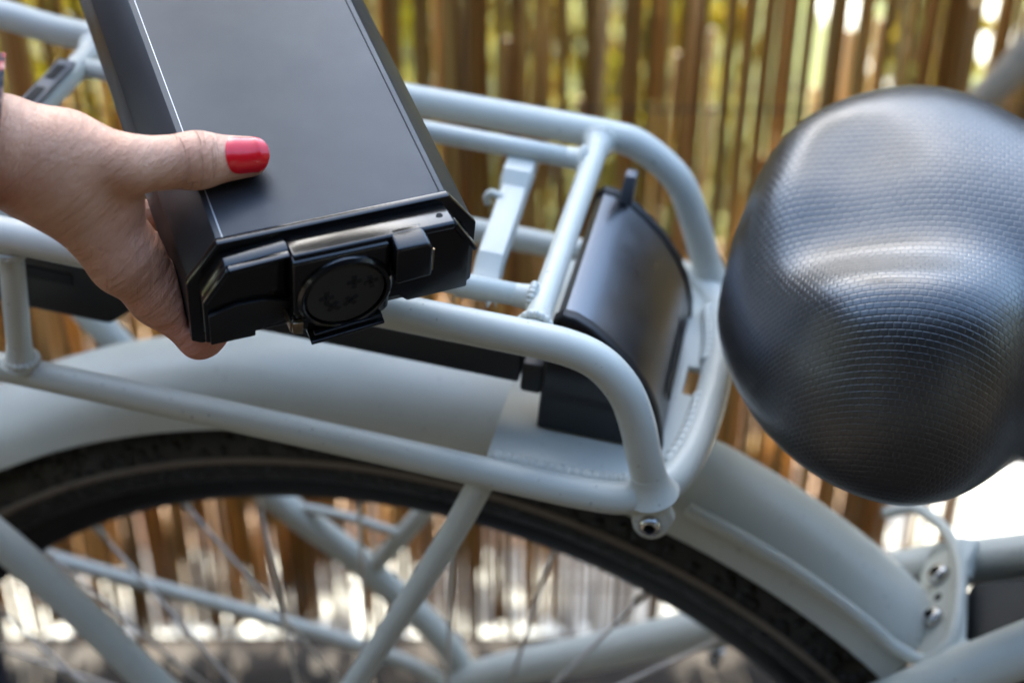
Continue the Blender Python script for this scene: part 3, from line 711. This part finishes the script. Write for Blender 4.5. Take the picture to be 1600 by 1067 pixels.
for s in (-1, 1): bk('dropout', prism_vf([(-.075, -.53), (-.03, -.53), (-.025, -.47), (-.06, -.455), (-.085, -.49)], s * .064 - .003, s * .064 + .003, 1), M['paint'], None, 40, .001)
for s in (-1, 1): bk('axle_nut', lathe_vf([(0, .009), (.010, .009), (.012, .007), (.020, .0065), (.021, .0001)], (WX, s * .0675, WZ), (0, s, 0), 6), M['steel'], None, 30)
for p in ((-.046, .078, -.376), (-.05, .078, -.396)):
    bk('strut_bolt', lathe_vf([(-.006, .0045), (.004, .0045), (.006, .003), (.006, .0001)], p, (.1, -.8, .6), 14), M['steel'], None, 30)
bk('cable_stud', lathe_vf([(-.016, .0045), (-.002, .0045), (-.001, .0028), (.002, .0035), (.006, .0058), (.010, .0058), (.013, .0030), (.0132, .0001)], (.1143, .085, -.338), (0, -.2, 1), 16), M['steel'], None, 40)
bk('cable_stud', lathe_vf([(-.016, .0045), (-.002, .0045), (-.001, .0028), (.002, .0035), (.006, .0058), (.010, .0058), (.013, .0030), (.0132, .0001)], (.166, .085, -.333), (0, -.2, 1), 16), M['steel'], None, 40)
# --- front half of the bicycle, ahead of the saddle
bk('chain_stay', tube_vf(spline([(-.055, .066, -.515), (.15, .055, -.55), (.36, .030, -.585)], 6), .010, 14), M['paint'], None, 180)
bk('chain_stay', tube_vf(spline([(-.055, -.066, -.515), (.15, -.055, -.55), (.36, -.030, -.585)], 6), .010, 14), M['paint'], None, 180)
bk('bottom_bracket', lathe_vf([(-.045, .028), (.045, .028)], (.37, 0, -.59), (0, 1, 0), 24), M['paint'], None, 40)
bk('main_tube', tube_vf(spline([(.35, 0, -.55), (.50, 0, -.60), (.72, 0, -.42), (.90, 0, -.10), (.95, 0, .06)], 8), .024, 24), M['paint'], None, 180)
bk('head_tube', tube_vf(np.linspace((.965, 0, -.10), (.925, 0, .10), 3), .026, 24), M['paint'], None, 60)
for s in (-1, 1):
    bk('fork_blade', tube_vf(spline([(.975, s * .035, -.12), (1.03, s * .055, -.29), (1.085, s * .06, -.428)], 6), np.linspace(.014, .010, 13), 16), M['paint'], None, 180)
    bk('crank_arm', tube_vf(np.linspace((.37, s * .062, -.59), (.37 + s * .16, s * .075, -.62), 3), .009, 10), M['steel'], None, 40)
    bk('pedal', box_vf(.37 + s * .16 - .045, .37 + s * .16 + .045, *sorted((s * .085, s * .175)), -.635, -.608), M['rubber'], None, 40, .004)
bk('fork_crown', tube_vf(np.linspace((.972, -.045, -.115), (.972, .045, -.115), 3), .017, 16), M['paint'], None, 60)
bk('steering_stem', tube_vf(spline([(.925, 0, .09), (.905, 0, .20), (.93, 0, .24)], 6), .014, 16), M['steel'], None, 60)
bk('handlebar', tube_vf(spline([(.70, -.31, .24), (.82, -.29, .26), (.92, -.16, .25), (.93, 0, .24), (.92, .16, .25), (.82, .29, .26), (.70, .31, .24)], 8), .011, 16), M['steel'], None, 180)
for s in (-1, 1): bk('grip', tube_vf(np.linspace((.69, s * .312, .238), (.80, s * .294, .258), 3), .0165, 16), M['rubber'], None, 60)
fw = bpy.data.objects.new('front_wheel', wheel.data); COL.objects.link(fw); fw.parent = bike; fw.location = (1.14, 0, .082)
for ch in list(wheel.children):
    o = ch.copy(); COL.objects.link(o); o.parent = fw
# --- saddle
SX = .165
TN_=[0, 0.02, 0.05, 0.1, 0.17, 0.25, 0.33, 0.42, 0.52, 0.62, 0.75, 0.88, 0.96, 1]
HN_=[0.0, 0.0201, 0.045, 0.0691, 0.0896, 0.1013, 0.103, 0.0889, 0.0491, 0.054, 0.043, 0.034, 0.024, 0.0]
HF_=[0.0, 0.0553, 0.067, 0.0831, 0.0996, 0.1101, 0.1093, 0.0957, 0.0765, 0.066, 0.045, 0.034, 0.024, 0.0]
def hwid(t, far): return np.interp(t, TN_, HF_ if far else HN_)
def outline():
    xs = np.r_[0, .02 * (np.arange(1, 30) / 29.) ** 2, np.linspace(.022, .97, 140), 1 - .03 * ((np.arange(28, -1, -1)) / 29.) ** 2, 1]
    xs = np.unique(xs); wf, wn = hwid(xs, 1), hwid(xs, 0)
    k = np.array([1, 3, 5, 3, 1]) / 13.; X = 0.0729 + xs * .285
    up_ = np.stack([X, wf], 1); dn = np.stack([X, -wn], 1)[::-1][1:-1]; C = np.vstack([up_, dn])
    ang = np.arctan2(C[:, 1], C[:, 0] - SX); rad = np.hypot(C[:, 0] - SX, C[:, 1]); o_ = np.argsort(ang)
    A = np.linspace(-np.pi, np.pi, 240, endpoint=False); r_ = np.interp(A, ang[o_], rad[o_], period=2 * np.pi)
    for _ in range(40): r_ = (np.roll(r_, 1) + 2 * r_ + np.roll(r_, -1)) / 4
    return A, r_
def ztop(x_, y_):
    g = lambda v, s: np.exp(-(v / s) ** 2)
    rear = 1 / (1 + np.exp((x_ - .245) / .025))
    z_ = 0.0653 + .09 * y_ * rear + .006 * np.clip((x_ - .2) / .15, 0, 1)
    return z_ - rear * g(y_ + .034, .030) * (.0110 + .0120 * g(x_ - .110, .042)) + rear * .004 * g(y_ + .076, .022) + rear * .0045 * g(x_ - .108, .03) * g(y_ + .062, .028) - rear * .010 * g(y_ - .01, .03) * g(x_ - .115, .03)
def saddle_mesh():
    A, r_ = outline(); NR = 64; V = []; UV = []
    rho = np.r_[np.linspace(0, .80, 30)[1:], 1 - .20 * (1 - np.linspace(0, 1, 27)[1:]) ** 1.7]
    rings = []
    c, s = np.cos(A), np.sin(A)
    zed = -0.0268 + .010 * np.clip(s, 0, 1) + .006 * np.clip(c, 0, 1)                  # rim height
    prev = np.stack([np.full_like(A, SX), 0 * A, np.full_like(A, ztop(SX, 0.))], 1); arc = np.zeros_like(A)
    V.append(prev[:1]); UV.append([(SX, 0.)])
    for q in rho:
        X = SX + q * r_ * c; Y = q * r_ * s; zt = ztop(X, Y)
        fs = .5 + .5 * np.tanh(s * 2.2); nx = 3.5 + .9 * fs; dome = np.clip(1 - q ** nx, 0, 1) ** (1 / (2.1 + .5 * fs))
        Z = zed + (zt - zed) * dome
        # soft fold low on the near rear flank
        Z = Z - .006 * np.exp(-((q - .93) / .05) ** 2) * np.exp(-((A + 2.2) / .5) ** 2)
        P = np.stack([X, Y, Z], 1); arc = arc + np.linalg.norm(P - prev, axis=1); prev = P
        V.append(P); UV.append(np.stack([SX + arc * c, arc * s], 1))
    for q, dz in ((.995, -.006), (.975, -.013), (.94, -.018), (.86, -.020), (.5, -.016)):
        P = np.stack([SX + q * r_ * c, q * r_ * s, zed + dz], 1); arc = arc + np.linalg.norm(P - prev, axis=1); prev = P
        V.append(P); UV.append(np.stack([SX + arc * c, arc * s], 1))
    n = len(A); k = len(V) - 1; F = [(0, 1 + j, 1 + (j + 1) % n) for j in range(n)]
    for i in range(k - 1):
        for j in range(n): F.append((1 + i * n + j, 1 + (i + 1) * n + j, 1 + (i + 1) * n + (j + 1) % n, 1 + i * n + (j + 1) % n))
    F.append(tuple(1 + (k - 1) * n + j for j in range(n - 1, -1, -1)))
    VV = np.vstack(V); UU = np.vstack([np.asarray(u) for u in UV])
    me = mesh_np('saddle', VV, F, BBASE); uvl = me.uv_layers.new(name='UVMap')
    li = np.zeros(len(me.loops), int); me.loops.foreach_get('vertex_index', li); uvl.data.foreach_set('uv', UU[li].ravel())
    return me
saddle = link('saddle', saddle_mesh(), M['saddle'], bike, 180)
for s in (-1, 1):
    bk('saddle_rail', tube_vf(spline([(.12, s * .035, -.045), (.17, s * .024, -.058), (.26, s * .022, -.058), (.33, s * .012, -.030)], 6), .0035, 10), M['steel'], saddle, 180)

# ================================================================== BATTERY
bat = empty('battery', None, 'long black bicycle battery held in the hand above the rack', 'battery', M4=mat4(BT, TO))
def bt(name, VF, mat, parent=None, smooth=40, bev=0, segs=2, ang=25):
    V, F = VF; V = np.asarray(V, float) * .001
    me = bevelled(name, V, F, bev * .001, segs, ang) if bev else mesh_np(name, V, F)
    return link(name, me, mat, parent or bat, smooth)
W2 = 55.; CXm, CZm, HS = 11.6, 16.4, 31.5
def section(g=0.):
    return [(-W2 - g, -CZm - g * .4), (-W2 + CXm - g * .4, g), (W2 - CXm + g * .4, g), (W2 + g, -CZm - g * .4), (W2 + g, -CZm - HS - g * .6), (W2 - 3, -CZm - HS - g - 2.2), (-W2 + 3, -CZm - HS - g - 2.2), (-W2 - g, -CZm - HS - g * .6)]
case = bt('casing', prism_vf(section(), 3.2, 330, 1), M['alu'], None, 20, .7, 2, 15)
bt('seam', box_vf(41.0, 41.55, 2.5, 330, -.4, .06), M['groove'], case)
bt('edge_line', box_vf(-41.15, -40.85, 2.5, 330, -.4, .05), M['silver'], case)
bt('end_plate', prism_vf(section(.8), 0, 3.15, 1), M['plastic'], None, 30, .5)
bt('rear_plate', prism_vf(section(.8), 330.1, 336, 1), M['plastic'], None, 30, .8)
# cap: a shell that stands proud of the plate, stepped towards the plug
capL = [(-52, -17.5), (-43, -3.2), (-19.5, -1.5), (-19.5, -37.5), (-33, -39.5), (-33, -43), (-52, -42.8)]
capR = [(-19.3, -3.0), (41.4, -3.0), (50.5, -15.5), (50.5, -42), (26, -42.5), (22.5, -38.5), (-19.3, -38)]
cap = bt('end_cap', prism_vf(capL, -7.5, -.05, 1), M['plastic'], None, 30, .9, 2)
bt('cap_shell', prism_vf(capR, -9.0, -.05, 1), M['plastic'], cap, 30, .8, 2)
bt('cap_ledge', prism_vf([(-.1, -1.9), (-12.2, .3), (-13.4, -.4), (-13.4, -2.6), (-.1, -3.4)], -19.5, 41.4, 0), M['plastic'], cap, 30, .5, 2)
bt('cap_visor', prism_vf([(42.6, -1.0), (51.5, -16.4), (50.3, -17.8), (41.2, -2.6)], -13.2, -9.05, 1), M['plastic'], cap, 30, .4, 2)
bt('cap_visor', prism_vf([(-43.4, -2.6), (-52.6, -17.0), (-51.0, -18.0), (-42.0, -4.4)], -10.5, -7.55, 1), M['plastic'], cap, 30, .4, 2)
bt('cap_visor', prism_vf([(-42.4, -2.9), (-20, -1.6), (-20, -3.6), (-42, -5.0)], -10.5, -7.55, 1), M['plastic'], cap, 30, .4, 2)
# arched panel step on the left of the cap
ar = [(-50.5, -26), (-40, -23.0), (-30, -23.6), (-20.2, -27), (-20.2, -37), (-33.5, -39.2), (-33.5, -42.3), (-50.5, -42)]
bt('cap_panel', prism_vf(ar, -9.4, -7.55, 1), M['matteplastic'], cap, 30, .5, 2)
# plug housing
hs = [(-20.5, -1.4), (16.5, -1.4), (16.5, -36), (14.5, -38.5), (-13.5, -40.5), (-20.5, -37)]
plug = bt('plug_housing', prism_vf(hs, -15.2, -9.1, 1), M['plastic'], None, 30, 1.6, 3)
cx_, cz_ = -1.2, -21.5
V, F = lathe_vf([(0, 18.4), (1.2, 18.2), (2.4, 17.2), (2.6, 16.4), (2.2, 15.8), (.3, 15.4), (.2, .01)], (cx_, -15.0, cz_), (0, -1, 0), 48); bt('plug_collar', (V, F), M['plastic'], plug, 30)
V, F = lathe_vf([(0, 15.0), (1.0, 15.0), (1.4, 14.6), (1.4, .01)], (cx_, -15.25, cz_), (0, -1, 0), 40); bt('plug_face', (V, F), M['plugface'], plug, 30)
def pin(px, pz, rot):
    c, s = math.cos(rot), math.sin(rot)
    def cross(w_, l_): return [(px + c * a - s * b, pz + s * a + c * b) for a, b in ((-w_, -l_), (w_, -l_), (w_, l_), (-w_, l_))]
    bt('plug_slot', join_vf([prism_vf(cross(1.0, 3.4), -16.80, -16.60, 1), prism_vf(cross(2.8, .9), -16.85, -16.61, 1)]), M['groove'], plug)
    bt('plug_pin', prism_vf(cross(.45, 1.0), -17.0, -16.7, 1), M['plastic'], plug)
for px, pz, rt in ((-8.5, -21.5, 0), (-6.0, -26.5, .9), (.8, -25.3, -.9), (2.0, -15.8, .0), (8.4, -17.5, .2)): pin(px, pz, rt)
bt('cap_bumper', prism_vf([(16.9, .2), (29.3, .2), (31.0, -3.0), (31.0, -17.5), (16.9, -18.5)], -20.5, -9.1, 1), M['plastic'], cap, 30, 1.3, 3)
bt('bumper_edge', box_vf(31.05, 31.6, -19.4, -18.7, -15.5, -4.5), M['brass'], cap, 30)
bt('screw_hole', lathe_vf([(0, 1.25), (.15, 1.25), (.15, .01)], (37.4, -7.5, -.50), (0, 0, 1), 16), M['groove'], cap)
bt('cap_foot', join_vf([prism_vf([(-15.0, -41.0), (13.5, -38.3), (13.5, -39.8), (-15.0, -42.8)], -19.5, -9.2, 1), prism_vf([(-13.5, -38.2), (13.0, -35.9), (13.0, -37.1), (-13.5, -39.5)], -18.5, -15.3, 1)]), M['plastic'], cap, 30, .4)
bt('metal_clip', join_vf([prism_vf([(-21.4, -31), (-17.5, -31.5), (-17.5, -38), (-21.4, -37)], -17.2, -15.3, 1), prism_vf([(-22.4, -31), (-21.6, -31), (-21.6, -37), (-22.4, -36)], -16.5, -8, 1)]), M['brass'], cap, 30, .4)

# ================================================================== PERSON
PB = np.array([-.62, .80, 0.])
person = empty('person', tuple(PB), 'woman with red nail varnish lifting the black battery by its end', 'person')
def bw(P): return BT @ (np.asarray(P, float) * .001) + TO          # battery millimetres to world
LM = lambda *p: np.array(p, float)
# skeleton of the hand in the battery's millimetres (it grips that box)
wr, cp, tmc, tmp, tip_, tt = LM(-107.8, 54, 15.0), LM(-91, 49, 4.5), LM(-85, 46.5, 14.2), LM(-66.3, 36, 12.3), LM(-41.8, 34, 9.9), LM(-23.0, 33.2, 7.6)
imc, imp, ipm, pip_ = LM(-82, 38, -7), LM(-72.5, 30, -26.6), LM(-62.5, 23, -44.8), LM(-49.8, 11.5, -58.8)
ARM1, ARM2 = LM(-175.4, 77, 19.7), LM(-260, 110, 36)
bones = [  # a, b, r1, r2, blend
    (ARM2, ARM1, 30, 20, 8), (ARM1, wr, 20, 17.0, 10), (ARM1 + LM(0, 9, -7), LM(-110, 71, 3), 19, 15.5, 10),
    (wr, cp, 17.0, 19.2, 10), (LM(-110, 71, 3), LM(-97, 66, -6), 15.5, 17, 10),
    (tmc, tmp, 13.6, 10.3, 9), (tmp, tip_, 10.1, 9.7, 4), (tip_, tt, 9.9, 7.5, 4),
    (cp, imp, 17.5, 13.4, 10), (LM(-95, 58, -4), LM(-76, 49, -27), 17, 12.6, 9), (LM(-98, 67, -10), LM(-80, 67, -25), 16, 11.8, 9), (LM(-101, 76, -15), LM(-85, 83, -21), 14, 10.6, 9),
    (LM(-83, 42, 5), LM(-72, 37, -6), 12.5, 9.0, 9),                                                        # web of the thumb
    (imp, ipm, 13.0, 11.2, 5), (ipm, pip_, 11.2, 9.0, 5), (pip_, LM(-35, 21, -59.5), 8.8, 8.0, 3), (LM(-35, 21, -59.5), LM(-16, 29, -58), 7.8, 6.7, 3),
    (LM(-76, 49, -27), LM(-56, 36, -59.5), 12.0, 9.2, 4), (LM(-56, 36, -59.5), LM(-32, 42, -60), 8.8, 8.0, 3), (LM(-32, 42, -60), LM(-9, 43, -58), 7.9, 6.8, 3),
    (LM(-80, 67, -25), LM(-60, 57, -59.5), 11.2, 8.8, 4), (LM(-60, 57, -59.5), LM(-35, 59, -60), 8.4, 7.6, 3), (LM(-35, 59, -60), LM(-16, 62, -58), 7.5, 6.4, 3),
    (LM(-85, 83, -21), LM(-64, 76, -56), 10.0, 7.8, 4), (LM(-64, 76, -56), LM(-44, 77, -58), 7.4, 6.6, 3), (LM(-44, 77, -58), LM(-28, 79, -56.5), 6.5, 5.6, 3)]
def hand_sd(X, Y, Z):
    D = None
    for a, b, r1, r2, k in bones:
        d = cone_sd(X, Y, Z, a, b, r1, r2); D = d if D is None else smin(D, d, k)
    g = lambda c, s: np.exp(-(((X - c[0]) ** 2 + (Y - c[1]) ** 2 + (Z - c[2]) ** 2) / s ** 2))
    D = D - 1.2 * g((-42, 30, 17), 8) - .9 * g((-86, 42, 22), 9) - 1.3 * g((-82, 20, -30), 9) - 1.0 * g((-56, 5, -62), 7)
    # keep clear of the case it holds
    bx = np.maximum.reduce([np.abs(X) - 55.3, Z - .15, -50.2 - Z, -Y])
    inner = (np.abs(X) < 55.3) & (Z < .15) & (Z > -50.2) & (Y > 0)
    return np.maximum(D, -(bx + .0))
def body_mesh():
    V, Q = surface_nets(hand_sd, (-268, -6, -82), (0, 145, 112), 1.15)
    me = fast_mesh('body', (V * .001) @ BT.T + TO - PB, Q)
    n = len(V)
    red = np.zeros(n); 
    for c, s, w_ in ((tt, 13, .55), (tip_, 10, .35), (pip_, 20, .75), (ipm, 16, .45), (imp, 16, .3), (LM(-70, 36, -8), 14, .35)):
        red = np.maximum(red, w_ * np.exp(-((V - c) ** 2).sum(1) / s ** 2))
    a = me.attributes.new('redness', 'FLOAT', 'POINT'); a.data.foreach_set('value', red)
    # coordinates that follow the arm, then the thumb
    ax = np.array([.62, -.30, -.72]); ax /= np.linalg.norm(ax); b1 = np.cross(ax, [0, 1., .2]); b1 /= np.linalg.norm(b1); b2 = np.cross(ax, b1)
    sc = np.stack([V @ ax, V @ b1, V @ b2], 1) * .001
    ta_ = tt - tip_; ta_ /= np.linalg.norm(ta_); rel = V - tip_; sA = rel @ ta_
    th_ = np.arctan2(rel @ np.cross(ta_, [0, 1., 0]), rel @ np.array([0, 1., 0])) * 9
    msk = np.maximum(np.exp(-((sA + 1) / 5.5) ** 2) * (np.abs(V[:, 2] - 10) < 16) * (np.linalg.norm(rel - sA[:, None] * ta_, axis=1) < 14), .55 * np.exp(-((V - imp) ** 2).sum(1) / 170))
    a = me.attributes.new('thumbco', 'FLOAT_VECTOR', 'POINT'); a.data.foreach_set('vector', np.stack([sA, th_, msk], 1).ravel())
    a = me.attributes.new('skinco', 'FLOAT_VECTOR', 'POINT'); a.data.foreach_set('vector', sc.ravel())
    return me
body = link('body', body_mesh(), M['skin'], person, 180)
# thumbnail: a curved, slightly domed plate lying on the thumb's surface
def nail_mesh():
    ax = tt - tip_; ax /= np.linalg.norm(ax)
    n0 = LM(.02, -.62, .78); n0 -= ax * n0.dot(ax); n0 /= np.linalg.norm(n0); b0 = np.cross(ax, n0)
    V = []; F = []; NS, NA = 22, 19
    top = []; 
    for i in range(NS):
        s = i / (NS - 1)
        for j in range(NA):
            t = 2 * j / (NA - 1) - 1
            wmax = R(60) * (1 - .10 * (1 - s))
            # rounded cuticle and tip
            cut = .36 * (1 - math.sqrt(max(0, 1 - t * t * .97))); tipc = .32 * (1 - math.sqrt(max(0, 1 - t * t * .97)))
            ss = cut + (1 - cut - tipc) * s
            base = tip_ + ax * (8.6 + 16.6 * ss); a = wmax * t
            d = n0 * math.cos(a) + b0 * math.sin(a)
            lo_, hi_ = 0., 16.
            for _ in range(24):
                mid = (lo_ + hi_) / 2; p = base + d * mid
                if hand_sd(*[np.array([v]) for v in p])[0] < 0: lo_ = mid
                else: hi_ = mid
            rr = lo_
            if ss > .72: rr = max(rr, 7.6 - 1.2 * (ss - .72) * 2)
            edge = min(1, 4 * min(s, 1 - s) + .0, 4 * (1 - abs(t)))
            top.append((base + d * (rr + .05 + .45 * min(1, edge + .25)), base + d * (rr - .7)))
    V = [p[0] for p in top] + [p[1] for p in top]; m_ = NS * NA
    for i in range(NS - 1):
        for j in range(NA - 1):
            f_ = (i * NA + j, i * NA + j + 1, (i + 1) * NA + j + 1, (i + 1) * NA + j); F.append(f_); F.append(tuple(m_ + q for q in f_[::-1]))
    ring = [j for j in range(NA)] + [i * NA + NA - 1 for i in range(1, NS)] + [(NS - 1) * NA + j for j in range(NA - 2, -1, -1)] + [i * NA for i in range(NS - 2, 0, -1)]
    for a, b in zip(ring, ring[1:] + ring[:1]): F.append((a, b, m_ + b, m_ + a))
    me = mesh_np('fingernail', (np.array(V) * .001) @ BT.T + TO - PB, F); bm = bmesh.new(); bm.from_mesh(me); bmesh.ops.recalc_face_normals(bm, faces=bm.faces[:]); bm.to_mesh(me); bm.free()
    return me
link('fingernail', nail_mesh(), M['nail'], person, 60)
# blouse with wide sleeve, and trousers, out of the picture to the left but for a sliver of each
elb = bw((-260, 110, 36)); sh = np.array([-.66, .74, 1.36])
def cuff_ring(c, n, r, k=32):
    n = n / np.linalg.norm(n); u = np.cross(n, [0, 0, 1.]); u /= np.linalg.norm(u); v = np.cross(u, n)
    a = np.linspace(0, 2 * np.pi, k, endpoint=False); return c + r * (np.cos(a)[:, None] * u + np.sin(a)[:, None] * v)
axw = bw(wr) - bw(ARM1); axw /= np.linalg.norm(axw)
rings = [cuff_ring(np.array([-0.1781, 0.5045, 1.0154]), np.array([0.9471, 0.1835, -0.2634]), 0.0296), cuff_ring(bw((-142, 64, 19)), axw, .034), cuff_ring(bw((-195, 84, 24)), axw, .042), cuff_ring(elb, axw * .6 + (elb - sh) / np.linalg.norm(elb - sh), .055),
         cuff_ring(elb + (sh - elb) * .45, elb - sh, .058), cuff_ring(sh, elb - sh, .066)]
Vs = np.vstack(rings); Fs = []
for i in range(len(rings) - 1):
    for j in range(32): Fs.append((i * 32 + j, i * 32 + (j + 1) % 32, (i + 1) * 32 + (j + 1) % 32, (i + 1) * 32 + j))
Vi = np.vstack([rings[0] * 1.0, rings[0] * .97 + bw(wr) * .03 - axw * .03]); k0 = len(Vs)
slv = link('sleeve', mesh_np('sleeve', Vs - PB, Fs), M['blouse'], person, 180)
md = slv.modifiers.new('thickness', 'SOLIDIFY'); md.thickness = .0012
def torso_sd(X, Y, Z):
    c = lambda a, b, r1, r2: cone_sd(X, Y, Z, a, b, r1, r2)
    D = c((-.78, .86, .92), (-.80, .84, 1.30), .135, .125)
    D = smin(D, c((-.66, .78, 1.36), (-.94, .90, 1.38), .062, .062), .08); D = smin(D, c((-.80, .84, 1.38), (-.79, .83, 1.44), .06, .055), .03)
    D = smin(D, c((-.94, .90, 1.38), (-.99, .85, 1.10), .056, .05), .03)
    return D
V, Q = surface_nets(torso_sd, (-1.12, .60, .70), (-.52, 1.06, 1.54), .014); link('blouse', fast_mesh('blouse', V - PB, Q), M['blouse'], person, 180)
def leg_sd(X, Y, Z):
    c = lambda a, b, r1, r2: cone_sd(X, Y, Z, a, b, r1, r2)
    D = smin(c((-.78, .86, .95), (-.78, .86, .80), .14, .13), c((-.71, .88, .78), (-.50, .99, .42), .085, .072), .05)
    D = smin(D, c((-.50, .99, .42), (-.515, 1.0, .06), .075, .062), .02); D = smin(D, c((-.86, .84, .80), (-.85, .84, .06), .085, .062), .04)
    return D
V, Q = surface_nets(leg_sd, (-1.0, .66, .02), (-.42, 1.14, 1.14), .012); link('trousers', fast_mesh('trousers', V - PB, Q), M['trouser'], person, 180)
for (fx, fy, dx, dy) in ((-.515, 1.0, .16, .02), (-.85, .84, .17, -.02)):
    V, Q = surface_nets(lambda X, Y, Z: cone_sd(X, Y, Z * 1.5, (fx - .04, fy, .055), (fx + dx - .02, fy + dy, .05), .052, .045), (fx - .14, fy - .1, -.01), (fx + .24, fy + .1, .14), .006)
    link('shoe', fast_mesh('shoe', V - PB, Q), M['rubber'], person, 180)
def head_sd(X, Y, Z):
    D = cone_sd(X, Y, Z, (-.78, .825, 1.60), (-.775, .82, 1.56), .078, .066); D = smin(D, cone_sd(X, Y, Z, (-.76, .80, 1.525), (-.758, .798, 1.52), .042, .04), .03)
    D = smin(D, cone_sd(X, Y, Z, (-.79, .835, 1.52), (-.79, .84, 1.42), .046, .05), .03)
    D = smin(D, cone_sd(X, Y, Z, (-.712, .765, 1.565), (-.706, .76, 1.55), .008, .011), .012)
    return D
V, Q = surface_nets(head_sd, (-.90, .70, 1.40), (-.66, .95, 1.70), .008); link('head', fast_mesh('head', V - PB, Q), M['skin'], person, 180)
def hair_sd(X, Y, Z):
    D = cone_sd(X, Y, Z, (-.792, .838, 1.615), (-.80, .85, 1.50), .087, .07); cut = cone_sd(X, Y, Z, (-.70, .75, 1.60), (-.70, .75, 1.44), .075, .075)
    return np.maximum(D, -cut)
V, Q = surface_nets(hair_sd, (-.92, .70, 1.36), (-.64, .97, 1.74), .008); link('hair', fast_mesh('hair', V - PB, Q), M['hair'], person, 180)
